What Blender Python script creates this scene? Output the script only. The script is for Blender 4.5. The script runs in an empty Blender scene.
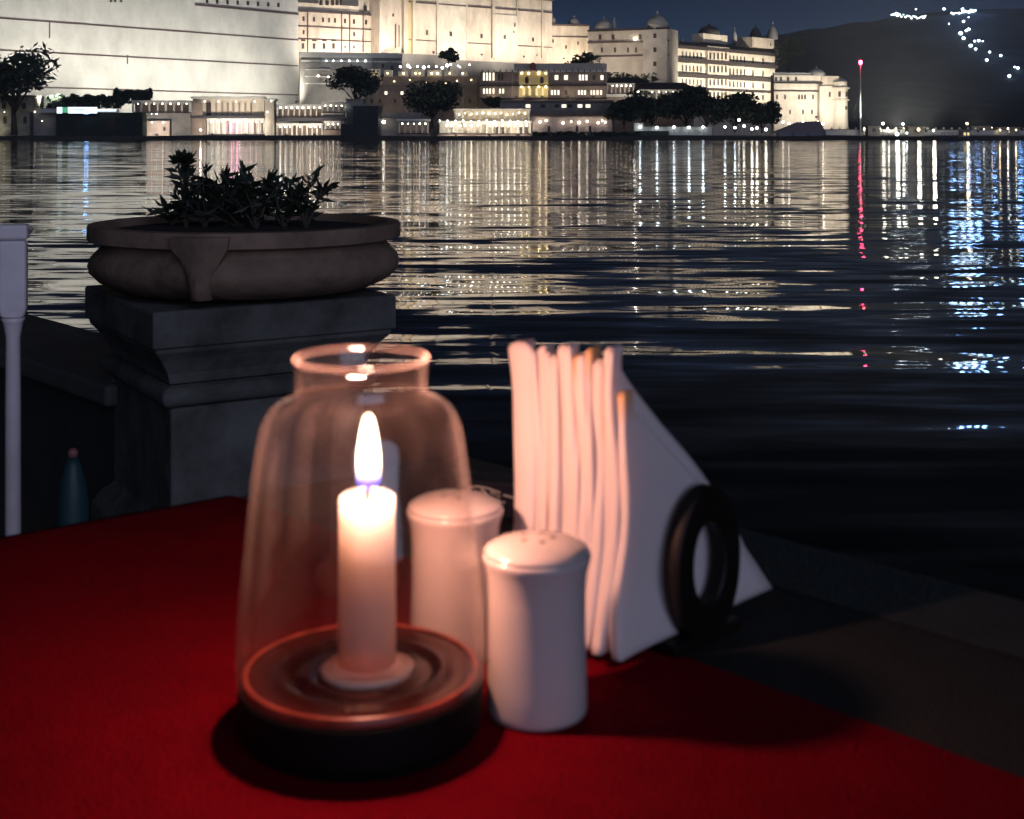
import bpy, math, random
from mathutils import Vector, Matrix, noise as mnoise
random.seed(11)
R = math.radians
scn = bpy.context.scene
COL = scn.collection

# ------------------------------------------------------------------ camera
F = 1300.0            # focal length in pixels of a 1024-wide frame
HY = 133.0            # image row of the horizon
CZ = 2.0              # eye height above the lake
TZ = CZ - 0.2265      # table top height
FZ = TZ - 0.75        # terrace floor height
cd = bpy.data.cameras.new('camera')
cam = bpy.data.objects.new('camera', cd); COL.objects.link(cam)
cam.location = (0, 0, CZ); cam.rotation_euler = (R(90), 0, 0)
cd.sensor_width = 36; cd.lens = F * 36 / 1024
cd.shift_y = -(409.5 - HY) / 1024
cd.clip_start = 0.02; cd.clip_end = 9000
cd.dof.use_dof = True; cd.dof.focus_distance = 6.0; cd.dof.aperture_fstop = 19
scn.camera = cam

# ------------------------------------------------------------------ night sky
world = bpy.data.worlds.new('World'); scn.world = world; world.use_nodes = True
nt = world.node_tree; nt.nodes.clear()
sky = nt.nodes.new('ShaderNodeTexSky'); sky.sky_type = 'NISHITA'; sky.sun_disc = False
SUN_EL, SUN_AZ = R(13), R(157)
sky.sun_elevation = SUN_EL; sky.sun_rotation = SUN_AZ
sky.air_density = 1.0; sky.dust_density = 0.3; sky.ozone_density = 3.0
tint = nt.nodes.new('ShaderNodeMix'); tint.data_type = 'RGBA'; tint.blend_type = 'MULTIPLY'
tint.inputs['Factor'].default_value = 1.0
tint.inputs['B'].default_value = (0.30, 0.46, 1.0, 1)
bg = nt.nodes.new('ShaderNodeBackground'); bg.inputs['Strength'].default_value = 0.0125
ow = nt.nodes.new('ShaderNodeOutputWorld')
nt.links.new(sky.outputs[0], tint.inputs['A'])
tcw_ = nt.nodes.new('ShaderNodeTexCoord'); sxz = nt.nodes.new('ShaderNodeSeparateXYZ'); rmp = nt.nodes.new('ShaderNodeValToRGB')
rmp.color_ramp.elements[0].color = (1, 1, 1, 1); rmp.color_ramp.elements[0].position = .07
rmp.color_ramp.elements[1].color = (.03, .03, .03, 1); rmp.color_ramp.elements[1].position = .7
e_ = rmp.color_ramp.elements.new(.115); e_.color = (.42, .42, .42, 1); e_ = rmp.color_ramp.elements.new(.17); e_.color = (.13, .13, .13, 1); e_ = rmp.color_ramp.elements.new(.28); e_.color = (.03, .03, .03, 1)
night = nt.nodes.new('ShaderNodeMix'); night.data_type = 'RGBA'; night.blend_type = 'MULTIPLY'; night.inputs['Factor'].default_value = 1.0
nt.links.new(tcw_.outputs['Generated'], sxz.inputs[0]); nt.links.new(sxz.outputs['Z'], rmp.inputs[0])
nt.links.new(tint.outputs['Result'], night.inputs['A']); nt.links.new(rmp.outputs[0], night.inputs['B'])
nt.links.new(night.outputs['Result'], bg.inputs['Color'])
nt.links.new(bg.outputs[0], ow.inputs[0])

# ------------------------------------------------------------------ moonlight (soft, cool, from behind on the right)
sd = bpy.data.lights.new('moonlight', 'SUN'); sun = bpy.data.objects.new('moonlight', sd); COL.objects.link(sun)
sd.energy = 0.84; sd.angle = R(50); sd.color = (0.60, 0.68, 1.0)
sdir = Vector((math.sin(SUN_AZ) * math.cos(SUN_EL), math.cos(SUN_AZ) * math.cos(SUN_EL), math.sin(SUN_EL)))
sun.rotation_euler = sdir.to_track_quat('Z', 'Y').to_euler()

scn.view_settings.view_transform = 'Standard'; scn.view_settings.look = 'None'
scn.view_settings.exposure = 0.0; scn.view_settings.gamma = 1.0
scn.view_settings.use_curve_mapping = False
scn.render.engine = 'CYCLES'
cy = scn.cycles
cy.use_denoising = True
cy.use_adaptive_sampling = True; cy.adaptive_threshold = 0.01
cy.max_bounces = 8; cy.diffuse_bounces = 3; cy.glossy_bounces = 4; cy.transparent_max_bounces = 24
cy.transmission_bounces = 6
cy.caustics_reflective = False; cy.caustics_refractive = False
cy.sample_clamp_indirect = 6.0
cy.use_light_tree = True

# ------------------------------------------------------------------ materials
def mat(name, col, rough=0.8, metal=0.0, var=0.0, vscale=3.0, bump=0.0, bscale=20.0, stretch=(1, 1, 1),
        sss=0.0, sss_r=(1, .5, .3), sss_s=0.01, coat=0.0, col2=None, spec=0.5):
    m = bpy.data.materials.new(name); m.use_nodes = True
    t = m.node_tree; b = t.nodes['Principled BSDF']
    b.inputs['Base Color'].default_value = (*col, 1)
    b.inputs['Roughness'].default_value = rough
    b.inputs['Metallic'].default_value = metal
    b.inputs['Specular IOR Level'].default_value = spec
    b.inputs['Coat Weight'].default_value = coat
    if sss:
        b.inputs['Subsurface Weight'].default_value = sss
        b.inputs['Subsurface Radius'].default_value = sss_r
        b.inputs['Subsurface Scale'].default_value = sss_s
    tc = t.nodes.new('ShaderNodeTexCoord'); mp = t.nodes.new('ShaderNodeMapping')
    mp.inputs['Scale'].default_value = stretch
    t.links.new(tc.outputs['Object'], mp.inputs['Vector'])
    if var:
        n = t.nodes.new('ShaderNodeTexNoise'); n.inputs['Scale'].default_value = vscale
        n.inputs['Detail'].default_value = 6; n.inputs['Roughness'].default_value = 0.65
        cr = t.nodes.new('ShaderNodeValToRGB')
        c2 = col2 or tuple(c * (1 - var) for c in col)
        cr.color_ramp.elements[0].color = (*c2, 1); cr.color_ramp.elements[0].position = 0.32
        cr.color_ramp.elements[1].color = (*col, 1); cr.color_ramp.elements[1].position = 0.62
        t.links.new(mp.outputs[0], n.inputs['Vector']); t.links.new(n.outputs[0], cr.inputs[0])
        t.links.new(cr.outputs[0], b.inputs['Base Color'])
    if bump:
        n2 = t.nodes.new('ShaderNodeTexNoise'); n2.inputs['Scale'].default_value = bscale
        n2.inputs['Detail'].default_value = 5
        bp = t.nodes.new('ShaderNodeBump'); bp.inputs['Strength'].default_value = bump
        bp.inputs['Distance'].default_value = 0.01
        t.links.new(mp.outputs[0], n2.inputs['Vector']); t.links.new(n2.outputs[0], bp.inputs['Height'])
        t.links.new(bp.outputs[0], b.inputs['Normal'])
    return m

def add_folds(m, scale, dist, strength=.8):
    t = m.node_tree; b = t.nodes['Principled BSDF']
    old = b.inputs['Normal'].links[0].from_node if b.inputs['Normal'].links else None
    tc = t.nodes.new('ShaderNodeTexCoord'); n = t.nodes.new('ShaderNodeTexNoise'); n.inputs['Scale'].default_value = scale; n.inputs['Detail'].default_value = 3
    n.inputs['Distortion'].default_value = .8
    bp = t.nodes.new('ShaderNodeBump'); bp.inputs['Strength'].default_value = strength; bp.inputs['Distance'].default_value = dist
    t.links.new(tc.outputs['Object'], n.inputs['Vector']); t.links.new(n.outputs[0], bp.inputs['Height'])
    if old: t.links.new(old.outputs[0], bp.inputs['Normal'])
    t.links.new(bp.outputs[0], b.inputs['Normal'])

def glow(name, col, s):
    m = bpy.data.materials.new(name); m.use_nodes = True
    t = m.node_tree; t.nodes.clear()
    e = t.nodes.new('ShaderNodeEmission'); e.inputs[0].default_value = (*col, 1); e.inputs[1].default_value = s
    o = t.nodes.new('ShaderNodeOutputMaterial'); t.links.new(e.outputs[0], o.inputs[0])
    return m

WALLW = mat('limewashed_wall', (.54, .52, .46), .9, var=.28, vscale=.13, stretch=(1, 1, .55))
CREAM = mat('cream_plaster', (.56, .46, .35), .9, var=.42, vscale=.22, stretch=(1, 1, .35))
CREAM2 = mat('warm_white_plaster', (.58, .50, .39), .9, var=.32, vscale=.3, stretch=(1, 1, .5))
PALE = mat('pale_plaster', (.58, .55, .48), .9, var=.2, vscale=.3)
TRIM = mat('trim_stone', (.085, .055, .05), .9)
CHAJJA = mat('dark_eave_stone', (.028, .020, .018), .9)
TERR = mat('terrace_plaster', (.17, .155, .135), .9, var=.3, vscale=.3)
GREYST = mat('grey_stone', (.26, .24, .21), .9, var=.4, vscale=.25)
BROWNW = mat('brown_wall', (.25, .19, .15), .9, var=.4, vscale=.3)
DARKW = mat('dark_wall', (.035, .04, .042), .9, var=.4, vscale=.3)
ROOFD = mat('dark_roof', (.045, .04, .042), .85)
DOMEM = mat('dome_plaster', (.33, .31, .28), .85, var=.3, vscale=.6)
WINM = mat('window_dark', (.022, .012, .010), .6)
LEAF = mat('leaf', (.022, .036, .020), .7, var=.5, vscale=1.2)
LEAFB = mat('leaf_bright', (.055, .075, .035), .7, var=.5, vscale=1.0)
BARK = mat('bark', (.06, .045, .035), .9)
LAND = mat('shore_earth', (.06, .055, .045), .95, var=.5, vscale=.1)
HILLM = mat('hill_scrub', (.011, .014, .017), .95, var=.5, vscale=.03)
QUAY = mat('quay_stone', (.05, .045, .04), .9, var=.4, vscale=.5)
IRON = mat('painted_iron', (.04, .04, .04), .5)
TENT = mat('grey_canvas', (.20, .20, .21), .8)
BULB = glow('bulb_white', (1.0, .90, .74), 17)
BULBC = glow('bulb_cool', (.80, .92, 1.0), 17)
BULBW = glow('bulb_warm', (1.0, .78, .42), 22)
BULBH = glow('bulb_hill', (.62, .82, 1.0), 12)
PINKL = glow('tube_magenta', (1.0, .12, .55), 6)
REDL = glow('lamp_red', (1.0, .05, .14), 90)
SIGNL = glow('sign_face', (.72, .88, 1.0), 3.0)
SIGNB = glow('sign_blue', (.18, .42, 1.0), 40.0)
SIGNG = glow('sign_green', (.10, .45, .25), 1.0)
WINL = glow('lit_window', (1.0, .90, .70), 1.6)
WINY = glow('lit_window_yellow', (1.0, .80, .38), 1.0)
FLOODL = glow('flood_lens', (1.0, .93, .80), 45)

# ------------------------------------------------------------------ mesh helpers
class MB:
    def __init__(s): s.v = []; s.f = []
    def add(s, vs, fs):
        o = len(s.v); s.v += [tuple(p) for p in vs]; s.f += [tuple(i + o for i in f) for f in fs]; return s
    def box(s, x0, x1, y0, y1, z0, z1):
        return s.add([(x0, y0, z0), (x1, y0, z0), (x1, y1, z0), (x0, y1, z0), (x0, y0, z1), (x1, y0, z1), (x1, y1, z1), (x0, y1, z1)],
                     [(0, 3, 2, 1), (4, 5, 6, 7), (0, 1, 5, 4), (1, 2, 6, 5), (2, 3, 7, 6), (3, 0, 4, 7)])
    def ring_loft(s, rings, cap0=True, cap1=True, closed=True):
        n = len(rings[0]); vs = [p for r in rings for p in r]; fs = []
        for i in range(len(rings) - 1):
            for j in range(n if closed else n - 1):
                k = (j + 1) % n
                fs.append((i * n + j, i * n + k, (i + 1) * n + k, (i + 1) * n + j))
        if cap0: fs.append(tuple(range(n - 1, -1, -1)))
        if cap1: fs.append(tuple((len(rings) - 1) * n + j for j in range(n)))
        return s.add(vs, fs)
    def lathe(s, prof, c=(0, 0, 0), n=32, cap0=True, cap1=True):
        return s.ring_loft([[(c[0] + r * math.cos(2 * math.pi * j / n), c[1] + r * math.sin(2 * math.pi * j / n), c[2] + z)
                             for j in range(n)] for r, z in prof], cap0, cap1)
    def squares(s, prof, c=(0, 0, 0)):
        return s.ring_loft([[(c[0] - h, c[1] - h, c[2] + z), (c[0] + h, c[1] - h, c[2] + z), (c[0] + h, c[1] + h, c[2] + z), (c[0] - h, c[1] + h, c[2] + z)]
                            for h, z in prof])
    def tube(s, pts, radii, n=8):
        pts = [Vector(p) for p in pts]; rings = []
        for i, p in enumerate(pts):
            d = (pts[min(i + 1, len(pts) - 1)] - pts[max(i - 1, 0)]).normalized()
            a = d.orthogonal().normalized() if abs(d.z) < .98 else Vector((1, 0, 0))
            a = (a - d * a.dot(d)).normalized(); b = d.cross(a)
            r = radii[i] if isinstance(radii, (list, tuple)) else radii
            rings.append([tuple(p + a * r * math.cos(2 * math.pi * j / n) + b * r * math.sin(2 * math.pi * j / n)) for j in range(n)])
        return s.ring_loft(rings)
    def prism(s, poly, y0, y1):   # poly of (x,z) counter-clockwise, extruded along y
        n = len(poly)
        vs = [(x, y0, z) for x, z in poly] + [(x, y1, z) for x, z in poly]
        fs = [tuple(range(n)), tuple(range(2 * n - 1, n - 1, -1))]
        fs += [(i, i + n, (i + 1) % n + n, (i + 1) % n) for i in range(n)]
        return s.add(vs, fs)
    def sphere(s, c, r, n=8, m=5, sz=1.0):
        prof = [(max(r * math.sin(math.pi * i / m), r * .02), -r * sz * math.cos(math.pi * i / m)) for i in range(m + 1)]
        return s.lathe(prof, c, n)
    def build(s, name, m, parent=None, smooth=False, loc=None, rot=None, shade_angle=None):
        me = bpy.data.meshes.new(name); me.from_pydata(s.v, [], s.f); me.update()
        o = bpy.data.objects.new(name, me); COL.objects.link(o)
        if m: me.materials.append(m)
        if smooth: me.polygons.foreach_set('use_smooth', [True] * len(me.polygons))
        if shade_angle: me.polygons.foreach_set('use_smooth', [True] * len(me.polygons)); me.set_sharp_from_angle(angle=R(shade_angle))
        if parent: o.parent = parent
        if loc is not None: o.location = loc
        if rot is not None: o.rotation_euler = rot
        return o

def tag(o, label=None, cat=None, group=None, kind=None):
    if label: o['label'] = label
    if cat: o['category'] = cat
    if group: o['group'] = group
    if kind: o['kind'] = kind
    return o
def empty(name, loc=(0, 0, 0), rz=0.0, label=None, cat=None, group=None):
    o = bpy.data.objects.new(name, None); COL.objects.link(o); o.location = loc; o.rotation_euler = (0, 0, rz)
    o.empty_display_size = .1
    return tag(o, label, cat, group)
def W(px, py, d): return Vector(((px - 512) / F * d, d, CZ - (py - HY) / F * d))
def onz(px, py, z):
    d = (CZ - z) * F / (py - HY); return W(px, py, d)
def copy_tree(o, parent=None):
    c = o.copy(); COL.objects.link(c)
    if parent: c.parent = parent
    for ch in list(o.children): copy_tree(ch, c)
    return c

# ================================================================== SETTING
# ---- the lake: a broad sheet whose ripples tilt the reflecting surface
wm = bpy.data.materials.new('lake_water'); wm.use_nodes = True
t = wm.node_tree; b = t.nodes['Principled BSDF']
b.inputs['Base Color'].default_value = (.0025, .004, .007, 1); b.inputs['Roughness'].default_value = .035
b.inputs['IOR'].default_value = 1.42
geo = t.nodes.new('ShaderNodeNewGeometry')
acc = None
def wave_layer(scale, amp, detail, rough, off, rot=4):
    mp = t.nodes.new('ShaderNodeMapping'); mp.inputs['Scale'].default_value = (*scale, 1); mp.inputs['Location'].default_value = off
    mp.inputs['Rotation'].default_value = (0, 0, R(rot))
    n = t.nodes.new('ShaderNodeTexNoise'); n.inputs['Scale'].default_value = 1.0
    n.inputs['Detail'].default_value = detail; n.inputs['Roughness'].default_value = rough
    su = t.nodes.new('ShaderNodeVectorMath'); su.operation = 'SUBTRACT'; su.inputs[1].default_value = (.5, .5, .5)
    mu = t.nodes.new('ShaderNodeVectorMath'); mu.operation = 'MULTIPLY'; mu.inputs[1].default_value = (amp[0], amp[1], 0)
    t.links.new(geo.outputs['Position'], mp.inputs['Vector']); t.links.new(mp.outputs[0], n.inputs['Vector'])
    t.links.new(n.outputs['Color'], su.inputs[0]); t.links.new(su.outputs[0], mu.inputs[0])
    return mu
l1 = wave_layer((.62, 3.0), (.070, .20), 3.5, .5, (3, 7, 0), 7)
l2 = wave_layer((.15, .80), (.024, .18), 2.0, .5, (11, 2, 0), -5)
l3 = wave_layer((.40, .13), (.010, .075), 2, .55, (5, 9, 0))
ad0 = t.nodes.new('ShaderNodeVectorMath'); ad0.operation = 'ADD'
ad = t.nodes.new('ShaderNodeVectorMath'); ad.operation = 'ADD'
t.links.new(l1.outputs[0], ad0.inputs[0]); t.links.new(l2.outputs[0], ad0.inputs[1]); t.links.new(ad0.outputs[0], ad.inputs[0]); t.links.new(l3.outputs[0], ad.inputs[1])
up = t.nodes.new('ShaderNodeVectorMath'); up.operation = 'ADD'; up.inputs[1].default_value = (0, 0, 1)
nm = t.nodes.new('ShaderNodeVectorMath'); nm.operation = 'NORMALIZE'
t.links.new(ad.outputs[0], up.inputs[0]); t.links.new(up.outputs[0], nm.inputs[0]); t.links.new(nm.outputs[0], b.inputs['Normal'])
tag(MB().add([(-1500, -60, 0), (1500, -60, 0), (1500, 1400, 0), (-1500, 1400, 0)], [(0, 1, 2, 3)]).build('lake_water', wm), kind='structure')

# ---- far shore land and its quay
SH = 371.0
tag(MB().add([(-900, SH + 2, .9), (1500, SH + 2, .9), (1500, 4000, .9), (-900, 4000, .9)], [(0, 1, 2, 3)]).build('shore_land', LAND), kind='structure')
q = MB()
xs = [-400 + 12 * i for i in range(85)]
q.ring_loft([[(x, SH + random.uniform(-.6, .6), -.4), (x, SH + random.uniform(-.4, .6), 1.15 + random.uniform(-.15, .25)), (x, SH + 4.5, 1.15), (x, SH + 4.5, -.4)] for x in xs])
tag(q.build('quay_edge', QUAY), kind='structure')

# ---- hill across the water
ridge_px = [(300, 95), (520, 70), (640, 58), (700, 50), (775, 36), (820, 30), (860, 23), (895, 17), (940, 12), (985, 9), (1040, 9), (1150, 16), (1300, 40), (1600, 90)]
RD = 1300.0
def lerp_tab(tab, x):
    if x <= tab[0][0]: return tab[0][1]
    for (a, ya), (c, yc) in zip(tab, tab[1:]):
        if x <= c:
            k = (x - a) / (c - a); k = k * k * (3 - 2 * k); return ya + (yc - ya) * k
    return tab[-1][1]
def hill_h(x, y):
    px = 512 + x / RD * F
    top = CZ + (HY - lerp_tab(ridge_px, px)) / F * RD
    k = (y - 640) / (RD - 640)
    if k <= 0: e = 0
    elif k < 1: e = (k * k * (3 - 2 * k)) * .55 + k * .45
    else: e = max(0, 1 - (k - 1) * .8)
    nz = mnoise.noise((x * .012, y * .012, 1)) * 7 + mnoise.noise((x * .04, y * .04, 4)) * 2.6 + mnoise.noise((x * .13, y * .13, 9)) * 1.5
    return .7 + e * (top + 0) + nz * min(1, max(0, k * 3)) * (.25 + .75 * abs(1 - k) if k < 1 else .3)
hm = MB(); nx, ny = 240, 110
gx = [-150 + 1150 * i / nx for i in range(nx + 1)]; gy = [630 + 900 * j / ny for j in range(ny + 1)]
hm.add([(x, y, hill_h(x, y)) for y in gy for x in gx],
       [(j * (nx + 1) + i, j * (nx + 1) + i + 1, (j + 1) * (nx + 1) + i + 1, (j + 1) * (nx + 1) + i) for j in range(ny) for i in range(nx)])
tag(hm.build('hill', HILLM, smooth=True), kind='structure')
def hill_hit(px, py):
    d = 640.0
    while d < 1500:
        p = W(px, py, d)
        if hill_h(p.x, p.y) >= p.z: return p
        d += 3
    return W(px, py, RD)

# ---- terrace floor
tag(MB().add([(-4.6, 7.2, FZ), (-5.5, 7.2, FZ), (-5.5, -3, FZ), (2.6, -3, FZ), (2.6, 1.0, FZ), (-.40, 3.35, FZ)], [(0, 1, 2, 3, 4, 5)]).build(
    'terrace_floor', mat('terrace_stone', (.055, .05, .045), .8, var=.4, vscale=2, bump=.3, bscale=9)), kind='structure')
tag(MB().ring_loft([[(x, y, -.5) for x, y in ((-5.5, 7.2), (-5.5, -3), (2.6, -3), (2.6, 1.0), (-.40, 3.35), (-4.6, 7.2))],
                    [(x, y, FZ - .004) for x, y in ((-5.5, 7.2), (-5.5, -3), (2.6, -3), (2.6, 1.0), (-.40, 3.35), (-4.6, 7.2))]], False, False).build('terrace_base', QUAY), kind='structure')

# ================================================================== BUILDINGS ON THE FAR SHORE
class Bld:
    """a facade running from image column x1 at distance d1 to x2 at distance d2"""
    def __init__(s, name, label, cat, x1, d1, x2, d2, base=0.9, group=None):
        s.a = Vector(((x1 - 512) / F * d1, d1)); s.b = Vector(((x2 - 512) / F * d2, d2))
        s.u = (s.b - s.a).normalized(); s.len = (s.b - s.a).length
        s.base = base
        s.root = empty(name, (s.a.x, s.a.y, base), math.atan2(s.u.y, s.u.x), label, cat, group)
    def uz(s, px, py):
        k = (px - 512) / F     # x = k*y ; a + u*t
        tt = (k * s.a.y - s.a.x) / (s.u.x - k * s.u.y)
        d = s.a.y + s.u.y * tt
        return tt, CZ - (py - HY) / F * d - s.base
    def box(s, name, x1, x2, yt, yb, proud, back, m, ref=None):
        """box over image columns x1..x2; heights read at column ref (default the left one)"""
        u1, _ = s.uz(x1, 0); u2, _ = s.uz(x2, 0)
        r = x1 if ref is None else ref
        _, zt = s.uz(r, yt)
        zb = 0 if yb is None else s.uz(r, yb)[1]
        return MB().box(u1, u2, -proud, back, zb, zt).build(name, m, s.root)
    def window(s, px, py, w, h, m=None, arch=False, proud=.06, name='window'):
        u, z = s.uz(px, py); d = s.a.y + s.u.y * u; k = d / F
        w *= k; h *= k
        mb = MB()
        if arch:
            poly = [(u - w / 2, z - h / 2), (u + w / 2, z - h / 2), (u + w / 2, z + h / 2 - w * .55)]
            poly += [(u + w / 2 * math.cos(a), z + h / 2 - w * .55 + w * .55 * math.sin(a)) for a in (R(40), R(65), R(90), R(115), R(140))]
            poly += [(u - w / 2, z + h / 2 - w * .55)]
            mb.prism(poly, -proud, .3)
        else: mb.box(u - w / 2, u + w / 2, -proud, .3, z - h / 2, z + h / 2)
        return mb.build(name, m or WINM, s.root)
    def dome(s, px, yt, yb, w, m=None, inset=3.0, drum=0.0):
        """a chhatri: drum, dome and finial; yt is the top of the dome, yb the foot of the drum"""
        u, zb = s.uz(px, yb); _, zt = s.uz(px, yt); r = w / 2 * s.a.y / F; H = zt - zb; dr = H * drum
        c = (u, inset, zb)
        pr = [(r * 1.0, 0)] + ([(r * .98, dr * .9), (r * 1.14, dr * .93), (r * 1.14, dr)] if drum else []) 
        for i in range(1, 8):
            a = i / 7 * math.pi / 2
            pr.append((max(r * math.cos(a) * (1.03 if i < 3 else 1), .05), dr + (H - dr) * math.sin(a)))
        dm = MB().lathe(pr, c, 16).build('dome', m or DOMEM, s.root, shade_angle=40)
        MB().lathe([(r * .10, H * .99), (r * .07, H * 1.08), (r * .15, H * 1.14), (r * .03, H * 1.3)], c, 6).build('finial', m or DOMEM, dm)
    def bulb(s, px, py, r=.22, out=.8, m=None, name='lamp'):
        r = r * random.uniform(.5, 1.0)
        u, z = s.uz(px, py)
        return MB().sphere((u, -out, z), r, 6, 4).build(name, m or BULB, s.root)
    def pt(s, u, out, z):
        p = s.a + s.u * u; n = Vector((s.u.y, -s.u.x)); p = p + n * out
        return Vector((p.x, p.y, z))

def floodlight(pos, aim, power, label, col=(1, .93, .84), size=118, group='floodlights washing the palace walls'):
    e = empty('floodlight', pos, math.atan2(aim.y - pos.y, aim.x - pos.x) - math.pi / 2, label, 'floodlight', group)
    MB().box(-.06, .06, -.06, .06, -.9, -.25).build('bracket', IRON, e)
    MB().box(-.4, .4, -.25, .12, -.3, .3).build('housing', IRON, e)
    MB().box(-.34, .34, .125, .15, -.24, .24).build('lens', FLOODL, e)
    ld = bpy.data.lights.new('flood_beam', 'SPOT'); lo = bpy.data.objects.new('flood_beam', ld); COL.objects.link(lo)
    ld.energy = power; ld.color = col; ld.spot_size = R(size); ld.spot_blend = 1.0; ld.shadow_soft_size = .6
    lo.parent = e; lo.location = (0, .5, 0)
    d = Vector(aim) - Vector(pos); d.rotate(Matrix.Rotation(-e.rotation_euler.z, 3, 'Z'))
    lo.rotation_euler = (-d).to_track_quat('Z', 'Y').to_euler()
    return e

# ---- A: the great blank wall on the left
A = Bld('palace_wall', 'huge blank limewashed palace wall with three thin string courses, left of the palace', 'palace wall', -60, 381.5, 298, 490)
A.box('wall', -60, 298, -45, None, 0, 14, WALLW, ref=0)
for yy in (18, 50, 86):
    A.box('string_course', -60, 298, yy - .8, yy + .8, .22, 0, TRIM, ref=0)
A.box('string_course', 195, 298, 3.5, 5.5, .35, 0, TRIM, ref=195)
A.box('plinth', -60, 298, 96, None, .9, 0, WALLW, ref=0)
for i in range(8):
    A.window(207 + i * 10.2, 1.0 + i * .55, 3.2, 4.2)
A.box('stain_strip', 49, 49.8, 22.5, 38, .30, 0, TRIM, ref=49); A.box('stain_strip', 127, 127.6, 55, 64, .30, 0, TRIM, ref=127)  # thin dark boxes added as vertical wall stains
for px in (108, 112, 118): A.window(px + 3, 1, 3, 2.5)
# ---- B: windowed block beside the wall
B = Bld('palace_block', 'cream palace block with rows of small windows beside the blank wall', 'palace', 298, 494, 379, 514)
B.box('wall', 298, 379, 10, None, 0, 16, CREAM)
for yy in (11, 26, 38.5): B.box('string_course', 298, 379, yy - .5, yy + .5, .35, 0, TRIM)
for px in (307.5, 341.5, 349.5, 363): B.box('pilaster', px - .45, px + .45, 11, 52, .28, 0, TRIM)
for px in (303.5, 314, 323, 329, 335, 345, 354, 366, 373.5): B.window(px, 18.5 + (px - 300) * .055, 2.3, 4.6)
for px in (303.5, 354, 373.5): B.window(px, 32 + (px - 300) * .04, 1.9, 4.3)
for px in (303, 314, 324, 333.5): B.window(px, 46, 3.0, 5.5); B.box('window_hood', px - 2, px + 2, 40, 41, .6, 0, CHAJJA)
for px in (345, 354, 374): B.window(px, 47, 1.6, 3)
B.box('upper_storey', 299, 379, -30, 10, -1.2, 14, CREAM2)
B.box('roof', 298.5, 318, -3, 2, .4, 6, ROOFD); B.box('roof', 341, 358, -1, 5, .5, 6, ROOFD)
for px in (322, 328, 333.5, 338): B.window(px, 2.5, 2.6, 5, proud=-1.1)
for px in (366, 373.5): B.window(px, 8, 2.8, 5, proud=-1.1)
for px in (310, 330, 352): B.dome(px, -38, -28, 12)
# ---- C: the tall central wall
C_ = Bld('palace_main_wall', 'tall central cream palace wall with shallow buttresses and tiny windows', 'palace', 378, 508, 552, 565)
C_.box('wall', 378, 552, 0, None, 0, 18, CREAM, ref=551.9)
C_.box('cornice', 378, 552.6, -1, 1.2, .9, 0, TRIM, ref=551.9)
C_.box('string_course', 408, 552, 12, 13.4, .5, 0, TRIM, ref=551.9)
C_.box('string_course', 408, 552, 47, 48, .3, 0, TRIM, ref=551.9)
for x1, x2, pr in ((378, 385.5, 1.2), (401.5, 405, 1.8), (411, 414, 1.2), (436, 437.6, .6), (465.5, 467, .6), (491, 493.5, 1.1), (516, 517.2, .5), (541, 542.5, .6)):
    C_.box('buttress', x1, x2, -30, 58, pr, 0, CREAM)
C_.box('bay', 437.6, 465.5, -30, 60, .45, 0, CREAM2); C_.box('bay', 493.5, 516, 14, 60, .5, 0, CREAM2)
C_.box('bay', 405, 411, -30, 55, .3, 0, mat('ochre_plaster', (.50, .38, .20), .9))
for px, py, w, h in ((393, 15, 2, 3), (395.5, 36, 1.6, 24), (399, 36, 1.2, 22), (427, 32.5, 2.6, 5), (450, 34, 2.6, 4.6), (481.5, 36, 2.8, 4.2), (504, 37, 2.4, 4), (514, 25, 1.4, 4), (533, 39.5, 2.2, 4), (513, 32, 1.2, 2), (537, 55, 1.2, 2)):
    C_.window(px, py, w, h, proud=.7 if 437 < px < 466 or 493 < px < 517 else .08)
C_.box('terrace', 379, 440, 53, None, 4, -1.3, TERR); C_.box('terrace', 440, 545, 60, None, 4, -1.3, TERR)
for px in (420, 470, 520): C_.dome(px, -34, -22, 14)
# ---- D: low corner block with two small domes
D_ = Bld('palace_corner_block', 'short palace corner block with two small domes right of the tall wall', 'palace', 551, 569, 589, 573)
D_.box('wall', 551, 589, 25, None, 0, 14, CREAM); D_.box('cornice', 551, 589.4, 24, 25.6, .7, 0, TRIM)
D_.box('string_course', 551, 589, 36, 37, .4, 0, TRIM)
D_.dome(576, 17, 25, 13); D_.dome(554, 16, 24, 9)
for px, py in ((553, 41), (578, 43), (566, 47)): D_.window(px, py, 1.8, 3.4)
# ---- E: angled wing with big dome
E_ = Bld('palace_angled_wing', 'palace wing with a big dome at its right end and a bright wall lamp', 'palace', 588, 560, 669, 546)
E_.box('wall', 588, 669, 31, None, 0, 14, mat('buff_plaster', (.36, .31, .25), .9, var=.3, vscale=.2))
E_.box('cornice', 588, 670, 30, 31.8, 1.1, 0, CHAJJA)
E_.box('string_course', 588, 669.5, 42, 43.6, .8, 0, TRIM); E_.box('string_course', 588, 669.5, 56, 57.4, .6, 0, TRIM)
E_.box('tower', 644, 668, 30, None, 1.6, 0, mat('buff_plaster_pale', (.42, .37, .31), .9, var=.3, vscale=.2))
E_.dome(602, 19, 31, 17, drum=.3); E_.dome(655.5, 14.5, 30, 19.5, drum=.35); E_.dome(612, 19, 29, 5)
for px in (602, 615, 628, 636): E_.window(px, 50, 2.2, 5)
for py in (36, 50, 64, 79): E_.window(656, py, 3.2, 4.6, proud=1.7)
for px in (600, 613, 640): E_.window(px, 37, 3, 5)
E_.bulb(636, 39, .9, 1.2, FLOODL, 'wall_lamp')
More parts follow.
